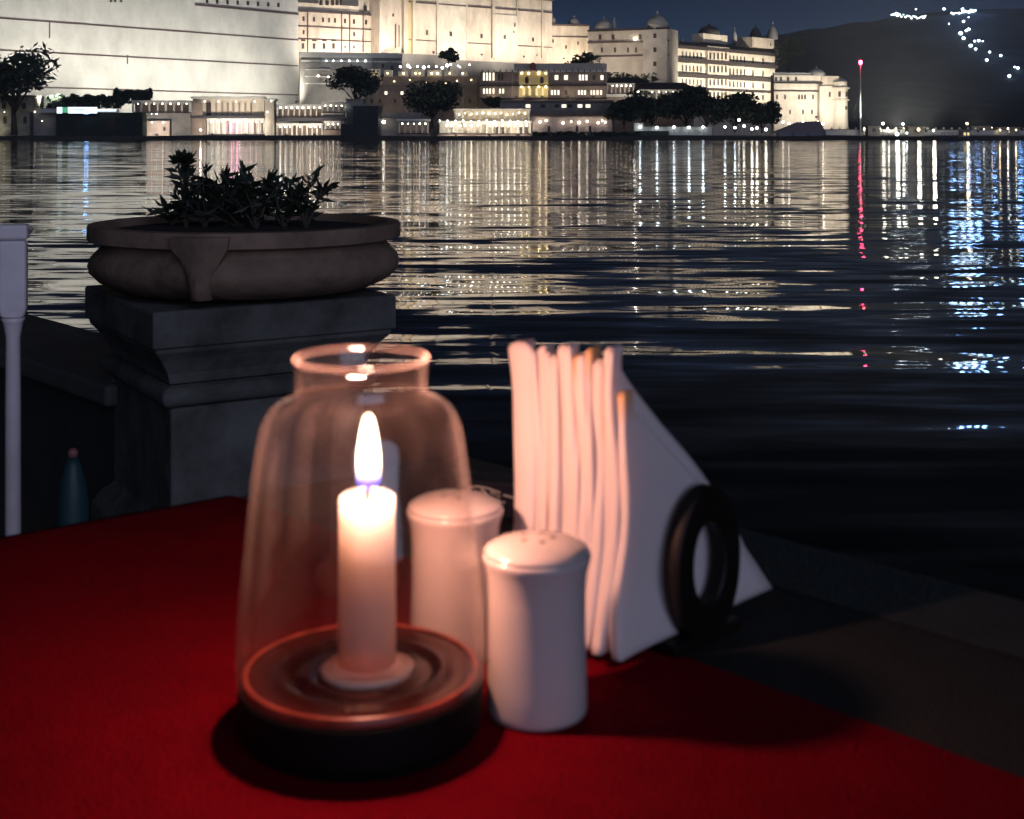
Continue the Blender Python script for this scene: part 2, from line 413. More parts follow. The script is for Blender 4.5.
# ---- Fw: long wing with rows of arched windows
Fw = Bld('palace_wing', 'long four storey palace wing with dark eaves and rows of arched windows', 'palace', 667, 562, 775, 629)
Fw.box('wall', 667, 775, 45, None, 0, 6, CREAM2)
Fw.box('roof_parapet', 667, 775, 40, 45, -.6, 4, ROOFD)
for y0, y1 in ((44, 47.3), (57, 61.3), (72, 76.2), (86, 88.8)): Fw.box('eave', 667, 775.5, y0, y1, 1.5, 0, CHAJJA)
def fy(px, y): return HY - (HY - y) * (1 - (px - 667) * .00105)   # rows sink towards the far end
for row, (yy, hh) in enumerate(((52.5, 6.2), (66.3, 6.2), (80, 6), (93, 5.5))):
    for px in [666 + 3, 675] + [682.5 + 3.7 * i for i in range(6)] + [730 + 3.6 * i for i in range(5)] + [753, 763]:
        Fw.window(px, fy(px, yy) + .4, 2.5 if px < 750 else 2.9, hh, arch=True)
    for i in range(5): Fw.window(708 + 3.9 * i, fy(708, yy), 2.9, hh + .6, arch=True, proud=1.3)
Fw.box('balcony_bay', 705.5, 727, 46, 97, 1.2, 0, CREAM)
Fw.box('roof_pavilion', 707, 731, 33, 42, -2, 8, CREAM2); Fw.dome(718.5, 25, 33.4, 23, ROOFD, inset=5)
Fw.box('roof_pavilion', 750, 772, 37, 47, 1.2, 8, CREAM); Fw.dome(763, 27, 38, 13, ROOFD, inset=4); Fw.dome(778, 25, 39, 12, inset=3)
Fw.dome(742, 30, 42, 5.5, inset=4); Fw.dome(674, 36, 42, 5, inset=4); Fw.dome(690, 37, 42, 4, inset=4)
# ---- G: bright block and round corner tower at the right end
G = Bld('palace_end_block', 'bright cream palace end block with round corner tower nearest the flag mast', 'palace', 774, 498, 848, 505)
G.box('wall', 774, 822, 75, None, 0, 3, CREAM2); G.box('eave', 773, 822, 82, 83.4, .9, 0, CHAJJA); G.box('eave', 774, 822, 90.4, 91.4, .6, 0, CHAJJA)
G.box('balustrade', 775, 812, 72.5, 75, -1, 2, PALE)
G.box('wall', 818, 846, 86, None, 1.4, 4, CREAM2); G.box('roof_pavilion', 821, 838, 76, 86, .6, 8, CREAM)
tw = G.uz(839, 0)[0]
MB().lathe([(4.2, 0), (3.9, 1.5), (3.6, 8), (3.55, G.uz(839, 101)[1]), (4.3, G.uz(839, 100.6)[1]), (4.3, G.uz(839, 99.6)[1]), (3.6, G.uz(839, 99.4)[1]), (3.6, G.uz(839, 89)[1]), (4.4, G.uz(839, 88.6)[1]), (4.4, G.uz(839, 87.6)[1]), (3.4, G.uz(839, 87.2)[1]), (3.3, G.uz(839, 82)[1])], (tw, .5, 0), 20).build('tower', CREAM2, G.root, shade_angle=35)
G.dome(820, 68, 76, 19); G.dome(841, 78, 83, 15, DOMEM, inset=1.0); G.dome(827, 74, 78, 5)
for px in (776, 781, 788, 796): G.window(px, 79, 2.4, 4)
for px in (777, 785, 799, 802, 805, 813): G.window(px, 97, 1.9, 4.6)
for px in (779, 790, 803, 812): G.window(px, 112, 1.8, 4.4)
for px in (828, 836, 843): G.window(px, 94.5, 1.9, 5, proud=3.3 if px > 833 else 1.5)
G.window(842.5, 108, 1.8, 3.4, proud=3.2)

# ---- retaining wall with blind arch under the windowed block
Rw = Bld('retaining_wall', 'grey retaining wall with a tall blind arch under the windowed block', 'wall', 300, 462, 402, 470)
Rw.box('wall', 300, 402, 57, None, 0, 6, GREYST); Rw.box('cornice', 300, 402, 52, 57, .9, 5, PALE); Rw.box('string_course', 301, 402, 60, 61.5, .5, 0, PALE)
Rw.window(313.5, 84, 17, 46, GREYST, arch=True, proud=.5, name='blind_arch')
for yy in (69, 76, 83): Rw.box('ledge', 305, 330, yy, yy + 1, .7, 0, PALE)
Rw.box('buttress', 332, 335, 62, None, .7, 0, GREYST)
for px, py in ((318, 76), (328, 77)): Rw.bulb(px, py, .5, 1.2, BULB)
for px in (326, 333, 341, 349, 357, 365): Rw.bulb(px, 61, .3, 1.4, BULBC)

for px in (320, 346, 372, 389): Rw.box('buttress', px, px + 1.6, 58, None, .5, 0, GREYST)
for px, py in ((341, 70), (352, 72), (383, 66), (392, 68), (386, 88), (395, 90)): Rw.window(px, py, 2.6, 4.2)
# ---- garden wall with pale battlements
Gw = Bld('garden_wall', 'dark garden wall with glowing pale battlements in the middle of the shore', 'wall', 364, 428, 490, 424)
Gw.box('wall', 364, 490, 76.5, None, 0, 5, BROWNW)
for i, (a, c) in enumerate(((368, 380), (384, 392), (398, 408), (411, 424), (427, 441), (444, 457), (460, 468))):
    Gw.box('battlement', a, c, 69 + (i % 3), 76.5, -.4, 1.4, PALE)
Gw.box('ledge', 364, 490, 84, 85.2, .6, 0, GREYST)
for px in (374, 388, 404, 416, 420, 432, 438, 450, 463): Gw.bulb(px, 73.5, .35, .8, BULBW)
for px in (386, 402): Gw.window(px, 93, 2.8, 3.2, WINL)
for i in range(13): Gw.bulb(400 + i * 5.6 + random.uniform(-2.6, 2.6), 66 + random.uniform(-2, 1.5), random.uniform(.25, .55), -2, BULBC if i % 3 else BULB, 'terrace_lamp')
for px in (378, 393, 412, 428, 446, 458, 470, 482): Gw.bulb(px + random.uniform(-2, 2), random.uniform(79, 84), .16, .9, BULBW)
for px in (372, 380, 395, 415, 440, 470): Gw.window(px, 101, 2.2, 4)
for px in (368, 407, 425, 444, 462, 476, 486): Gw.box('pilaster', px, px + 1.4, 77, 118, .4, 0, GREYST)
# ---- dark waterside building between garden wall and arcade
Dk = Bld('waterside_block', 'dark unlit block standing straight in the water beside the white arcades', 'building', 341, 374, 378, 374, base=-.3)
Dk.box('wall', 353, 378, 106, None, 0, 12, DARKW); Dk.box('wall', 341, 353, 124, None, .6, 12, DARKW); Dk.box('cornice', 352, 379, 104.5, 106, .5, 12, GREYST)
for px in (360, 370): Dk.window(px, 116, 3, 6); 
Bx = Bld('brown_roof_room', 'small plain brown room above the arcade, beside the dark tree', 'building', 346, 390, 363, 390)
Bx.box('wall', 346, 363, 100, None, 0, 6, GREYST); Bx.box('roof', 345.5, 363.5, 99, 100, .4, 6.4, BROWNW)
Bx.bulb(345, 107, .35, .8, BULBC)

# ---- hotel with lit windows
Ho = Bld('hotel', 'brown three storey hotel with lit windows and a yellow lit stair bay', 'hotel', 480, 408, 607, 404)
Ho.box('wall', 480, 607, 72, None, 0, 12, BROWNW)
Ho.box('roof_terrace', 514, 606, 63.5, 72, -.6, 8, CREAM2); Ho.box('parapet', 514, 606.5, 70.5, 72.4, .7, 1, PALE)
Ho.box('stair_bay', 519, 548.5, 70.8, 97, .6, 0, mat('yellow_plaster', (.50, .40, .18), .9))
for y0 in (85, 98): Ho.box('ledge', 480, 607, y0, y0 + 1.2, .7, 0, CHAJJA)
Ho.window(533, 66.5, 6, 8, mat('red_sandstone', (.22, .07, .05), .8), arch=True, proud=1.0, name='niche')
for px in (484, 487, 490, 493.5): Ho.window(px, 76.5, 1.8, 8, WINL, arch=True); Ho.window(px, 91, 1.8, 5.4, WINL, arch=True)
for px in (500, 503.2): Ho.window(px, 91, 1.8, 5, WINL, arch=True); Ho.window(px - 1, 77, 1.8, 7, WINM, arch=True)
for px in (556.5, 566): Ho.window(px, 77.5, 3.6, 4.6, WINL)
for px in (580, 583, 586.5): Ho.window(px, 77.5, 2.0, 5.6, WINL)
for px in (594, 602): Ho.window(px, 77.5, 3, 4.6, WINL if px > 600 else WINM)
for px in (552, 555, 558.5): Ho.window(px, 92.5, 1.9, 4.8, WINL)
Ho.window(566, 92.5, 2.6, 4.6)
for px in (579, 582, 585, 591, 594, 597.5, 601): Ho.window(px, 92.5, 2.0, 4.4, WINL)
for px in (527, 542): Ho.window(px, 80, 3.6, 7, WINM, arch=True, proud=.66)
for px in (524, 530, 537, 543): Ho.window(px, 91.5, 2.6, 8, WINY, arch=True, proud=.66)
for px in (522, 529, 539, 546): Ho.bulb(px, 73.5, .3, 1.1, BULBW); Ho.bulb(px, 87, .28, 1.0, BULBW)
for px in (512, 550, 573, 590, 606): Ho.box('pilaster', px - .6, px + .6, 72.4, 98, .35, 0, GREYST)
for px in range(482, 607, 6): Ho.box('bracket', px, px + .9, 69.6, 72, .9, 0, CHAJJA)
# ---- terrace rooms below the hotel
Tr = Bld('terrace_rooms', 'low brown terrace rooms with a pale open loggia below the hotel', 'building', 500, 394, 614, 392)
Tr.box('wall', 500, 614, 102, None, 0, 6, GREYST); Tr.box('roof', 500, 614, 100.4, 102, .8, 6, BROWNW)
for px in (528, 543, 557, 564, 570, 580, 588): Tr.window(px, 106, 4.6, 3.2, WINM if px in (557, 570, 543) else WINL)
Tr.box('awning', 500, 614, 111, 116, 1.4, 0, BROWNW)
# ---- pink lamp wall
Pw = Bld('lamp_wall', 'pale pink waterside wall with a row of bright wall lamps', 'wall', 530, 380, 612, 380)
Pw.box('wall', 530, 612, 117, None, 0, 4, mat('pink_plaster', (.46, .36, .30), .9, var=.35, vscale=.5)); Pw.box('coping', 529.6, 612.4, 116.2, 117.4, .3, 4, BROWNW)
for px in (540, 546, 563, 571, 579, 587, 598, 602, 605): Pw.bulb(px, 121.5 + random.uniform(-1, 1.5), random.uniform(.3, .5), .9, BULB)
for px in (549, 577, 590): Pw.window(px, 129, 2.5, 6)

# ---- arcades
def arcade(B, x0, x1, ytop, yfloor, n, arch_m=None, lit=BULB, back=PALE, roof=1.6, bulbs=True, colm=PALE, br=.2):
    B.box('back_wall', x0, x1, ytop, yfloor, -3.4, 4.5, back)
    B.box('roof', x0 - .6, x1 + .6, ytop - roof, ytop, .9, 4.5, colm)
    B.box('floor', x0, x1, yfloor, yfloor + .9, .5, 4.5, CHAJJA)
    st = (x1 - x0) / n
    for i in range(n + 1):
        px = x0 + st * i
        B.box('column', px - st * random.uniform(.08, .16), px + st * random.uniform(.08, .16), ytop, yfloor, 0, .6, colm)
        if i < n:
            u0, zt = B.uz(px + st * .11, ytop); u1, _ = B.uz(px + st * .89, ytop); w = u1 - u0; h = w * .42
            poly = [(u1, zt), (u0, zt), (u0, zt - h)] + [(u0 + w * k, zt - h + h * .86 * math.sin(math.pi * k)) for k in (.12, .25, .4, .5, .6, .75, .88)] + [(u1, zt - h)]
            MB().prism(poly, .1, .5).build('arch', arch_m or colm, B.root)
        if bulbs and i < n and random.random() > .1: B.bulb(px + st * .5, ytop + 1.6, br, -1.6, lit)
Ar1 = Bld('arcade_pavilion', 'small arcaded pavilion with seven lit arches beside the dark green wall', 'pavilion', 133, 382, 190, 384)
arcade(Ar1, 133, 190, 102, 112, 7, back=BROWNW, br=.24)
Ar1.box('wall', 133, 190, 112.9, None, -.2, 5, GREYST)
Ar1.box('lower_wall', 140, 170, 121, None, 1.2, 0, mat('pinkish_plaster', (.50, .40, .33), .9, var=.3, vscale=.6))
for px in (143, 153, 164): Ar1.bulb(px, 122.5, .22, 2.0, BULB)
for px in (147, 152, 157): Ar1.bulb(px, 114, .18, .9, BULBC)
for px in (146, 165): Ar1.window(px, 129, 2, 4, proud=1.3)
Ar2 = Bld('lake_gate_house', 'two storey white arcade house with magenta glow in its lower arches', 'arcade', 192, 386, 264, 388)
Ar2.box('wall', 192, 264, 99, 116.2, -1.0, 6, CREAM2); Ar2.box('roof', 191, 265, 96.4, 99, .8, 6, PALE)
for i, px in enumerate((216, 222, 227.5, 233, 239, 245, 251)): Ar2.window(px, 108.5, 1.7, 12, BROWNW, arch=True, proud=-.9)
Ar2.window(208.5, 109, 4.5, 13, WINM, proud=-.9)
for px in (205, 219, 236, 255): Ar2.bulb(px, 101.5, .22, .6, BULB)
Ar2.box('side_room', 191, 203, 103, None, .3, -1, BROWNW)
arcade(Ar2, 208, 264, 120, 134, 10, back=PALE, br=.26)
Ar2.box('slab', 192, 265, 116.2, 118.4, 1.4, 6, ROOFD); Ar2.box('base', 192, 265, 134.9, None, .5, 6, ROOFD)
Ar2.box('lower_room', 192, 206, 118.4, 135, -.5, 4, BROWNW)
for px in (231, 236.6, 247): Ar2.box('magenta_tube', px - .4, px + .4, 122, 133, -1.0, 1.2, PINKL)
Ar2.bulb(201, 130, .4, 1, BULB)
Ar3 = Bld('corner_pier', 'narrow cream gate pier between the two white arcades', 'pier', 264, 385, 277, 385)
Ar3.box('wall', 265, 274, 100, None, 0, 4, CREAM2); Ar3.box('cap', 263.5, 275.5, 98.6, 100.4, .5, 4.4, PALE); Ar3.bulb(272, 101, .3, 1.2, BULB); Ar3.bulb(268, 112, .25, 1.2, BULB)
Ar4 = Bld('lake_arcade', 'two tier white waterside arcade of bright arches left of the dark block', 'arcade', 276, 380, 345, 381)
arcade(Ar4, 277, 322, 106, 116.5, 8, br=.30, back=BROWNW); arcade(Ar4, 322, 344, 104, 112, 4, br=.24, back=GREYST)
Ar4.box('wall', 322, 344, 112.9, 123, -.3, 4, GREYST); Ar4.box('slab', 276, 345, 117.4, 121, .8, 5, ROOFD)
arcade(Ar4, 277, 322, 125, 136, 9, br=.30, back=BROWNW); arcade(Ar4, 325, 340, 122.5, 129, 3, br=.24, back=GREYST)
Ar4.box('base', 276, 345, 136.9, None, .6, 5, ROOFD); Ar4.box('wall', 322, 341, 129.9, None, -.3, 4, BROWNW)
Pv = Bld('waterside_pavilion', 'small open pavilion with a white awning beside the big dark tree', 'pavilion', 397, 382, 433, 382)
arcade(Pv, 399, 428, 122, 133, 5, back=BROWNW, br=.3); Pv.box('awning', 397, 430, 119, 121, 1.6, 3, mat('white_canvas', (.7, .68, .62), .8))
Pv.box('base', 397, 430, 133.9, None, .5, 5, BROWNW); Pv.bulb(384, 122, .5, 1, BULB, 'wall_lamp'); Pv.box('side_wall', 378, 398, 118, None, -1, 3, GREYST); Pv.box('side_roof', 377, 420, 112.5, 118, -2, 5, GREYST)
Wp = Bld('lakeside_restaurant', 'brilliantly lit white two storey lakeside restaurant in the middle of the shore', 'restaurant', 438, 379, 532, 379)
Wp.box('upper_wall', 454, 530, 110, 121, -2.2, 5, CREAM2); Wp.box('roof', 453, 531, 108.8, 110, .8, 5, PALE)
for i in range(13): Wp.box('column', 456 + i * 6, 457.2 + i * 6, 110, 121, 0, .5, PALE)
for i in range(12): Wp.bulb(459 + i * 6, 112.5 + random.uniform(0, 2), .26, -1.0, BULBW if i % 3 else BULB)
Wp.box('slab', 438, 532, 121, 122.6, 1.0, 5, PALE)
arcade(Wp, 440, 462, 124, 133.4, 5, br=.30); arcade(Wp, 462, 530, 124, 133.4, 11, br=.34, back=CREAM2)
for i in range(12): Wp.bulb(440 + i * 7.8, 121 + random.uniform(-.8, .4), .2, 1.5, BULBC, 'string_light')
Wp.box('base', 438, 532, 134.3, None, .5, 5, BROWNW)
for px in (497, 503, 521, 524): Wp.window(px, 130, 2, 7, WINM, proud=-2.0, name='doorway')
# ---- pavilion with dark roofs beneath the wing
Rp = Bld('roofed_loggia', 'long open loggia with low dark roofs and white columns under the palace wing', 'loggia', 606, 404, 700, 408)
arcade(Rp, 607, 634, 84, 93, 6, br=.26, colm=PALE, back=BROWNW); arcade(Rp, 636, 692, 90, 99, 8, br=.2, back=GREYST)
u0 = Rp.uz(606, 0)[0]; u1 = Rp.uz(650, 0)[0]; u2 = Rp.uz(634, 0)[0]; u3 = Rp.uz(696, 0)[0]
def hip(u0, u1, z0, z1, name='roof'):
    i = min(3.0, (u1 - u0) * .2)
    MB().add([(u0, -1.6, z0), (u1, -1.6, z0), (u1, 7, z0), (u0, 7, z0), (u0 + i, 2.5, z1), (u1 - i, 2.5, z1)], [(0, 1, 5, 4), (1, 2, 5), (2, 3, 4, 5), (3, 0, 4), (0, 3, 2, 1)]).build(name, ROOFD, Rp.root)
hip(u0, u1, Rp.uz(606, 83)[1], Rp.uz(606, 77)[1]); hip(u2, u3, Rp.uz(634, 89.5)[1], Rp.uz(634, 82)[1])
Rp.box('railing_wall', 606, 640, 93.9, 97, .6, 0, PALE); Rp.box('railing_wall', 636, 694, 99.9, 102, .6, 0, PALE); Rp.box('base', 606, 694, 102, None, -.2, 5, BROWNW)
Rp.box('base', 606, 636, 97, 102, .1, 5, BROWNW)
# ---- white low jetty wall with lamps
Jw = Bld('jetty_wall', 'low white jetty wall with a strip of lawn in front of the round trees', 'wall', 636, 376, 716, 376)
Jw.box('wall', 640, 712, 127.6, None, 0, .8, PALE); Jw.box('coping', 639, 713, 126.8, 127.7, .25, 1.0, PALE); Jw.box('lawn_bank', 636, 668, 131, None, 2.0, -.05, LEAFB)
Jw.box('lit_ramp', 634, 643, 123, None, .3, 1.2, PALE)
# ---- left shore house and dark terrace wall with lit sign
Lh = Bld('shore_house', 'dim pale two storey shore house behind the feathery tree', 'house', -40, 377, 58, 379)
Lh.box('wall', -40, 34, 96, None, 0, 10, mat('mossy_plaster', (.30, .28, .20), .9, var=.5, vscale=.5)); Lh.box('wall', 34, 58, 108, None, .4, 10, GREYST)
Lh.box('eave', -40, 34.5, 95.2, 96.2, .8, 10, GREYST)
for px in (4, 14, 24): Lh.window(px, 106, 4, 6); Lh.window(px + 1, 120, 3.2, 7)
Lh.box('pier', 31, 34, 112, None, .9, 0, DARKW); Lh.bulb(36, 112, .3, 1.2, BULB); Lh.bulb(6, 112, .18, 1.5, BULBW); Lh.bulb(44, 121, .18, 2, BULBW)
Tw = Bld('dark_terrace_wall', 'dark green waterside terrace wall with a pale railing on top', 'wall', 50, 375, 142, 375, base=-.2)
Tw.box('wall', 56, 142, 113, None, 0, 5, mat('dark_green_wall', (.018, .028, .022), .9, var=.4, vscale=.4))
Tw.box('railing', 38, 118, 109, 112.6, -1.0, 1.4, PALE); Tw.box('ledge', 56, 142, 112.6, 113.2, .3, 5, DARKW)
Tw.window(112, 124, 6, 14); Tw.window(78, 124, 6, 14)
Sg = Bld('lit_signboard', 'long glowing white and blue signboard on the dark green wall', 'signboard', 57, 373.6, 116, 373.6)
Sg.box('frame', 56.5, 97.5, 106.6, 113.9, -.1, .3, IRON); Sg.box('face', 68, 97, 107.2, 113.2, 0, .05, SIGNL); Sg.box('face', 57, 62, 107.2, 113.2, 0, .05, SIGNL); Sg.box('green_emblem', 62, 67.5, 107.2, 112.6, 0, .05, SIGNG)
Sg.box('blue_tube', 84, 88.5, 111.5, 113.6, .1, .0, SIGNB); Sg.box('lit_strip', 97, 116, 109.4, 111.2, 0, .1, SIGNL)
lt = MB()
for i in range(7):
    u, z = Sg.uz(69.5 + i * 2.1, 109.6); lt.box(u, u + .38, -.09, -.055, z - .42 + random.uniform(0, .2), z + .2)
lt.build('lettering', IRON, Sg.root)

# ---- floodlights (each throws its own beam up its wall)
def flood_row(B, label, spots, out, zfoot, zaim, power, col=(1, .93, .84), size=118):
    for u in spots:
        p = B.pt(u * B.len, out, zfoot); a = B.pt(u * B.len, 0, zaim)
        floodlight(p, a, power, label, col, size)
flood_row(A, 'floodlight on a short bracket facing the huge blank wall', (.16, .38, .60, .82), 27, 13, 31, 58000, (1, .97, .88), 140)
flood_row(B, 'floodlight facing the windowed palace block', (.28, .75), 20, 26, 40, 56000, (1, .91, .82))
flood_row(C_, 'floodlight facing the tall buttressed palace wall', (.12, .38, .62, .86), 22, 33, 44, 49000, (1, .92, .82))
flood_row(D_, 'floodlight facing the short domed corner block', (.5,), 18, 28, 38, 36000, (1, .88, .70))
flood_row(E_, 'floodlight facing the angled palace wing', (.2, .5), 24, 24, 40, 19000, (1, .88, .74))
flood_row(Fw, 'floodlight facing the long arched palace wing', (.12, .38, .64, .88), 22, 19, 32, 64000, (1, .93, .78))
flood_row(G, 'floodlight facing the bright palace end block', (.25, .75), 20, 8, 18, 30000, (1, .93, .82))
flood_row(Ho, 'added fill floodlight facing the brown hotel', (.1, .3, .5, .7, .9), 4.5, 13.2, 16, 600, (1, .82, .6))  # added fill lamps that lift the dark hotel front
flood_row(Gw, 'small floodlight among the trees facing the dark garden wall', (.2, .8), 12, 8, 14, 900, (1, .85, .6))
flood_row(Ar2, 'added fill floodlight on the quay facing the white gate house', (.35, .8), 11, 1.6, 6, 10000, (1, .92, .8))  # added quay lamps brightening the gate house arches
flood_row(Ar4, 'added fill floodlight on the quay facing the two tier arcade', (.2, .6), 8, 1.5, 5, 6500, (1, .9, .78))  # added fill so the arcade columns read bright
flood_row(Wp, 'added fill floodlight on the quay facing the white restaurant', (.2, .55, .85), 7, 1.5, 5, 5500, (1, .9, .76))  # added lamps washing the restaurant front brighter
flood_row(Pw, 'added fill floodlight on the quay facing the pink lamp wall', (.25, .7), 7, 1.5, 4, 3200, (1, .86, .74))  # added fill lamps for the pink wall
flood_row(Ar1, 'added fill floodlight on the quay facing the little arcaded pavilion', (.5,), 9, 1.5, 5, 5000, (1, .88, .76))  # added lamp to brighten the little pavilion
flood_row(Rp, 'small floodlight facing the dark roofed loggia', (.2, .6), 10, 11, 15, 2600, (1, .9, .76))
flood_row(Lh, 'small floodlight facing the pale shore house', (.35,), 5, 1.6, 5, 1000, (1, .95, .75))
flood_row(Rw, 'small floodlight facing the grey retaining wall', (.3,), 14, 12, 18, 9000, (1, .95, .85))

# ================================================================== TREES
def tree(name, label, px, ybase, d, w, h, n=1100, leaf=LEAF, fs=1.0, trunk=.22, seed=0, spread=1.0, droop=False, group=None, cat='tree'):
    rg = random.Random(seed + int(px * 7))
    p = W(px, ybase, d); k = d / F; Wd = w * k; H = h * k
    root = empty(name, (p.x, p.y, p.z), rg.uniform(0, 6), label, cat, group)
    th = H * trunk; r0 = max(.12, H * .028)
    tk = MB(); tk.tube([(0, 0, -.3), (.1 * r0, 0, th * .5), (r0 * .4, r0 * .2, th), (r0 * .2, 0, H * .72)], [r0 * 1.25, r0, r0 * .8, r0 * .2], 7)
    cl = []
    nc = 9
    for i in range(nc):
        a = i * 2.4 + rg.uniform(-.3, .3); rr = Wd * .5 * math.sqrt((i + .4) / nc) * .72
        zz = th + (H - th) * (.30 + .52 * rg.random() * (1 - .35 * rr / (Wd * .5)))
        c = Vector((rr * math.cos(a), rr * math.sin(a), zz)); cl.append((c, Wd * rg.uniform(.22, .32), (H - th) * rg.uniform(.20, .32)))
        tk.tube([(0, 0, th * rg.uniform(.7, 1)), tuple(c * .5 + Vector((0, 0, th * .35))), tuple(c)], [r0 * .5, r0 * .3, r0 * .08], 5)
    tk.build('trunk', BARK, root, smooth=True)
    cr = MB()
    for i in range(n):
        c, a, bb = cl[rg.randrange(nc)]
        v = Vector((rg.gauss(0, 1), rg.gauss(0, 1), rg.gauss(0, 1))).normalized() * (rg.random() ** .4)
        q = c + Vector((v.x * a, v.y * a, v.z * bb))
        if droop: q.z -= .25 * (q - c).xy.length
        s = fs * rg.uniform(.6, 1.4)
        ax = Vector((rg.gauss(0, 1), rg.gauss(0, 1), rg.gauss(0, .6))).normalized(); ay = ax.orthogonal().normalized()
        ay.rotate(Matrix.Rotation(rg.uniform(0, 6.28), 3, ax))
        sx = s * (2.2 if droop else 1.0)
        cr.add([q - ax * sx * .5, q - ay * s * .35, q + ax * sx * .5, q + ay * s * .35], [(0, 1, 2, 3)])
    cr.build('crown', leaf, root)
    return root
tree('feathery_tree', 'feathery drooping tree at the far left in front of the blank wall', 14, 134, 373.5, 78, 97, 1500, fs=1.15, droop=True, trunk=.25)
tree('shade_tree', 'dark shade tree in front of the grey retaining wall', 356, 112, 402, 54, 48, 2600)
tree('shade_tree', 'largest dark tree in front of the garden wall', 432, 128, 392, 62, 54, 3000)
tree('shade_tree', 'dark bushy tree rising above the glowing battlements', 449, 69, 440, 22, 22, 800)
tree('shade_tree', 'dark tree tucked against the left end of the hotel', 494, 112, 398, 22, 17, 500)
tree('flowering_tree', 'small feathery tree on the hotel roof terrace', 585, 72, 418, 34, 22, 380, droop=True, fs=.8)
tree('floodlit_tree', 'pale floodlit tree behind the dark roofed loggia', 628, 96, 470, 58, 26, 900, leaf=LEAFB)
tree('hill_tree', 'dim tall tree behind the right end of the arched palace wing', 788, 80, 600, 40, 48, 900, leaf=LEAFB)
for i, (px, yb, w, h, lb) in enumerate(((624, 128, 30, 28, 'low round waterside tree nearest the pink lamp wall'), (652, 129, 46, 38, 'round waterside tree in front of the dark roofed loggia'),
        (686, 129, 44, 42, 'tall round waterside tree under the left end of the arched wing'), (707, 130, 36, 36, 'round waterside tree in the middle of the shore clump'),
        (735, 131, 44, 38, 'broad round waterside tree under the arched wing'), (762, 132, 34, 31, 'round waterside tree beside the grey sloping roof'))):
    tree('waterside_tree', lb, px, yb, 380 + i % 3 * 4, w * 1.2, h * 1.04, 3200, trunk=.12, group='round trees along the shore', seed=i)
def hedge(label, x0, x1, yt, yb, d, n, name='hedge'):
    e = empty(name, W((x0 + x1) / 2, yb, d), 0, label, 'hedge')
    k = d / F; w = (x1 - x0) * k; h = (yb - yt) * k
    st = MB()
    for i in range(9): st.tube([(-w / 2 + w * (i + .5) / 9, 0, -.2), (-w / 2 + w * (i + .5) / 9 + .2, 0, h * .7)], [.12, .05], 5)
    st.build('stem', BARK, e)
    m = MB(); rg = random.Random(n)
    for i in range(n):
        x = rg.uniform(-.5, .5) * w; hh = h * (.75 + .3 * mnoise.noise((x * .5, n, 0)))
        q = Vector((x, rg.uniform(-1.2, 1.2), rg.uniform(0, 1) ** .7 * hh))
        ax = Vector((rg.gauss(0, 1), rg.gauss(0, 1), rg.gauss(0, 1))).normalized(); ay = ax.orthogonal(); s = rg.uniform(.6, 1.2)
        m.add([q - ax * s * .5, q - ay * s * .4, q + ax * s * .5, q + ay * s * .4], [(0, 1, 2, 3)])
    m.build('foliage', LEAF, e)
hedge('long dark green hedge under the blank wall', 47, 122, 92, 108, 385, 1500)
hedge('taller tufted bush at the right end of the long hedge', 114, 152, 86, 104, 387.5, 900, 'bush')
hedge('low dark bushes along the quay in front of the pink lamp wall', 533, 640, 131, 137, 374, 900)

# ================================================================== SHORE LAMPS, MAST, ROOF, BOAT, HILL LIGHTS
def shore_lamp(px, py, d, label, m=BULB, r=.4, name='shore_lamp', group='lamps along the far shore'):
    p = W(px, py, d); e = empty(name, (p.x, p.y, .9), 0, label, 'lamp', group); h = p.z - .9
    MB().lathe([(.12, 0), (.07, .3), (.05, h - r)], (0, 0, 0), 6).build('pole', IRON, e)
    MB().sphere((0, 0, h), r, 8, 5).build('lamp_globe', m, e)
    return e
lab = 'white globe lamp on a thin pole beneath the round trees'
for px, py in ((640, 127), (657, 127.5), (674, 127), (689, 127.4), (703, 127), (725, 127), (735, 127.6)): shore_lamp(px, py, 375, lab, BULBC, .33)
for px, py, lb in ((739, 120, 'tall globe lamp left of the grey sloping roof'), (744, 126, 'globe lamp cluster among the people sized posts near the roof'), (752, 129, 'low globe lamp at the foot of the grey sloping roof'), (757, 128, 'low globe lamp close against the grey sloping roof'), (766, 129.5, 'lowest globe lamp left of the grey sloping roof')):
    shore_lamp(px, py, 375, lb, BULB, .38)
for i, px in enumerate((783, 789, 797, 803, 806, 811, 818, 823)):
    shore_lamp(px, 122 + (i % 3) * 1.6, 400, 'small globe lamp behind the grey sloping roof', BULB, .35, group='lamps behind the sloping roof')
for px, py, r, lb, m in ((883, 123.5, .75, 'bright globe lamp just right of the flag mast', BULB), (903, 124, .6, 'second bright globe lamp right of the flag mast', BULBC), (897, 134, 1.0, 'dazzling low lamp on the right shore near the water', BULBC),
                    (918.5, 129.5, .75, 'warm globe lamp in the middle of the right shore', BULBW), (933.5, 130.5, .65, 'globe lamp left of the moored boat', BULB), (967, 123.5, .6, 'warm globe lamp above the moored boat', BULBW), (907, 133, .5, 'small low lamp beside the dazzling one', BULBC), (889, 131, .5, 'small lamp under the bright globe lamp', BULB)):
    e = shore_lamp(px, py, 378, lb, m, r * .5, group=None)
    if r >= .6:
        ld = bpy.data.lights.new('lamp_light', 'POINT'); lo = bpy.data.objects.new('lamp_light', ld); COL.objects.link(lo)
        ld.energy = 260; ld.color = (1, .95, .82); ld.shadow_soft_size = .5; lo.parent = e; lo.location = (0, -1.2, W(0, py, 378).z - .9 + 1.2)
for px, py in ((984, 129), (992, 128), (1000, 130), (1008, 128.5), (1016, 130)):
    shore_lamp(px, py, 440, 'dim small lamp at the far right end of the shore', BULBW if px % 3 else BULB, .25, group='dim lamps at the right end')
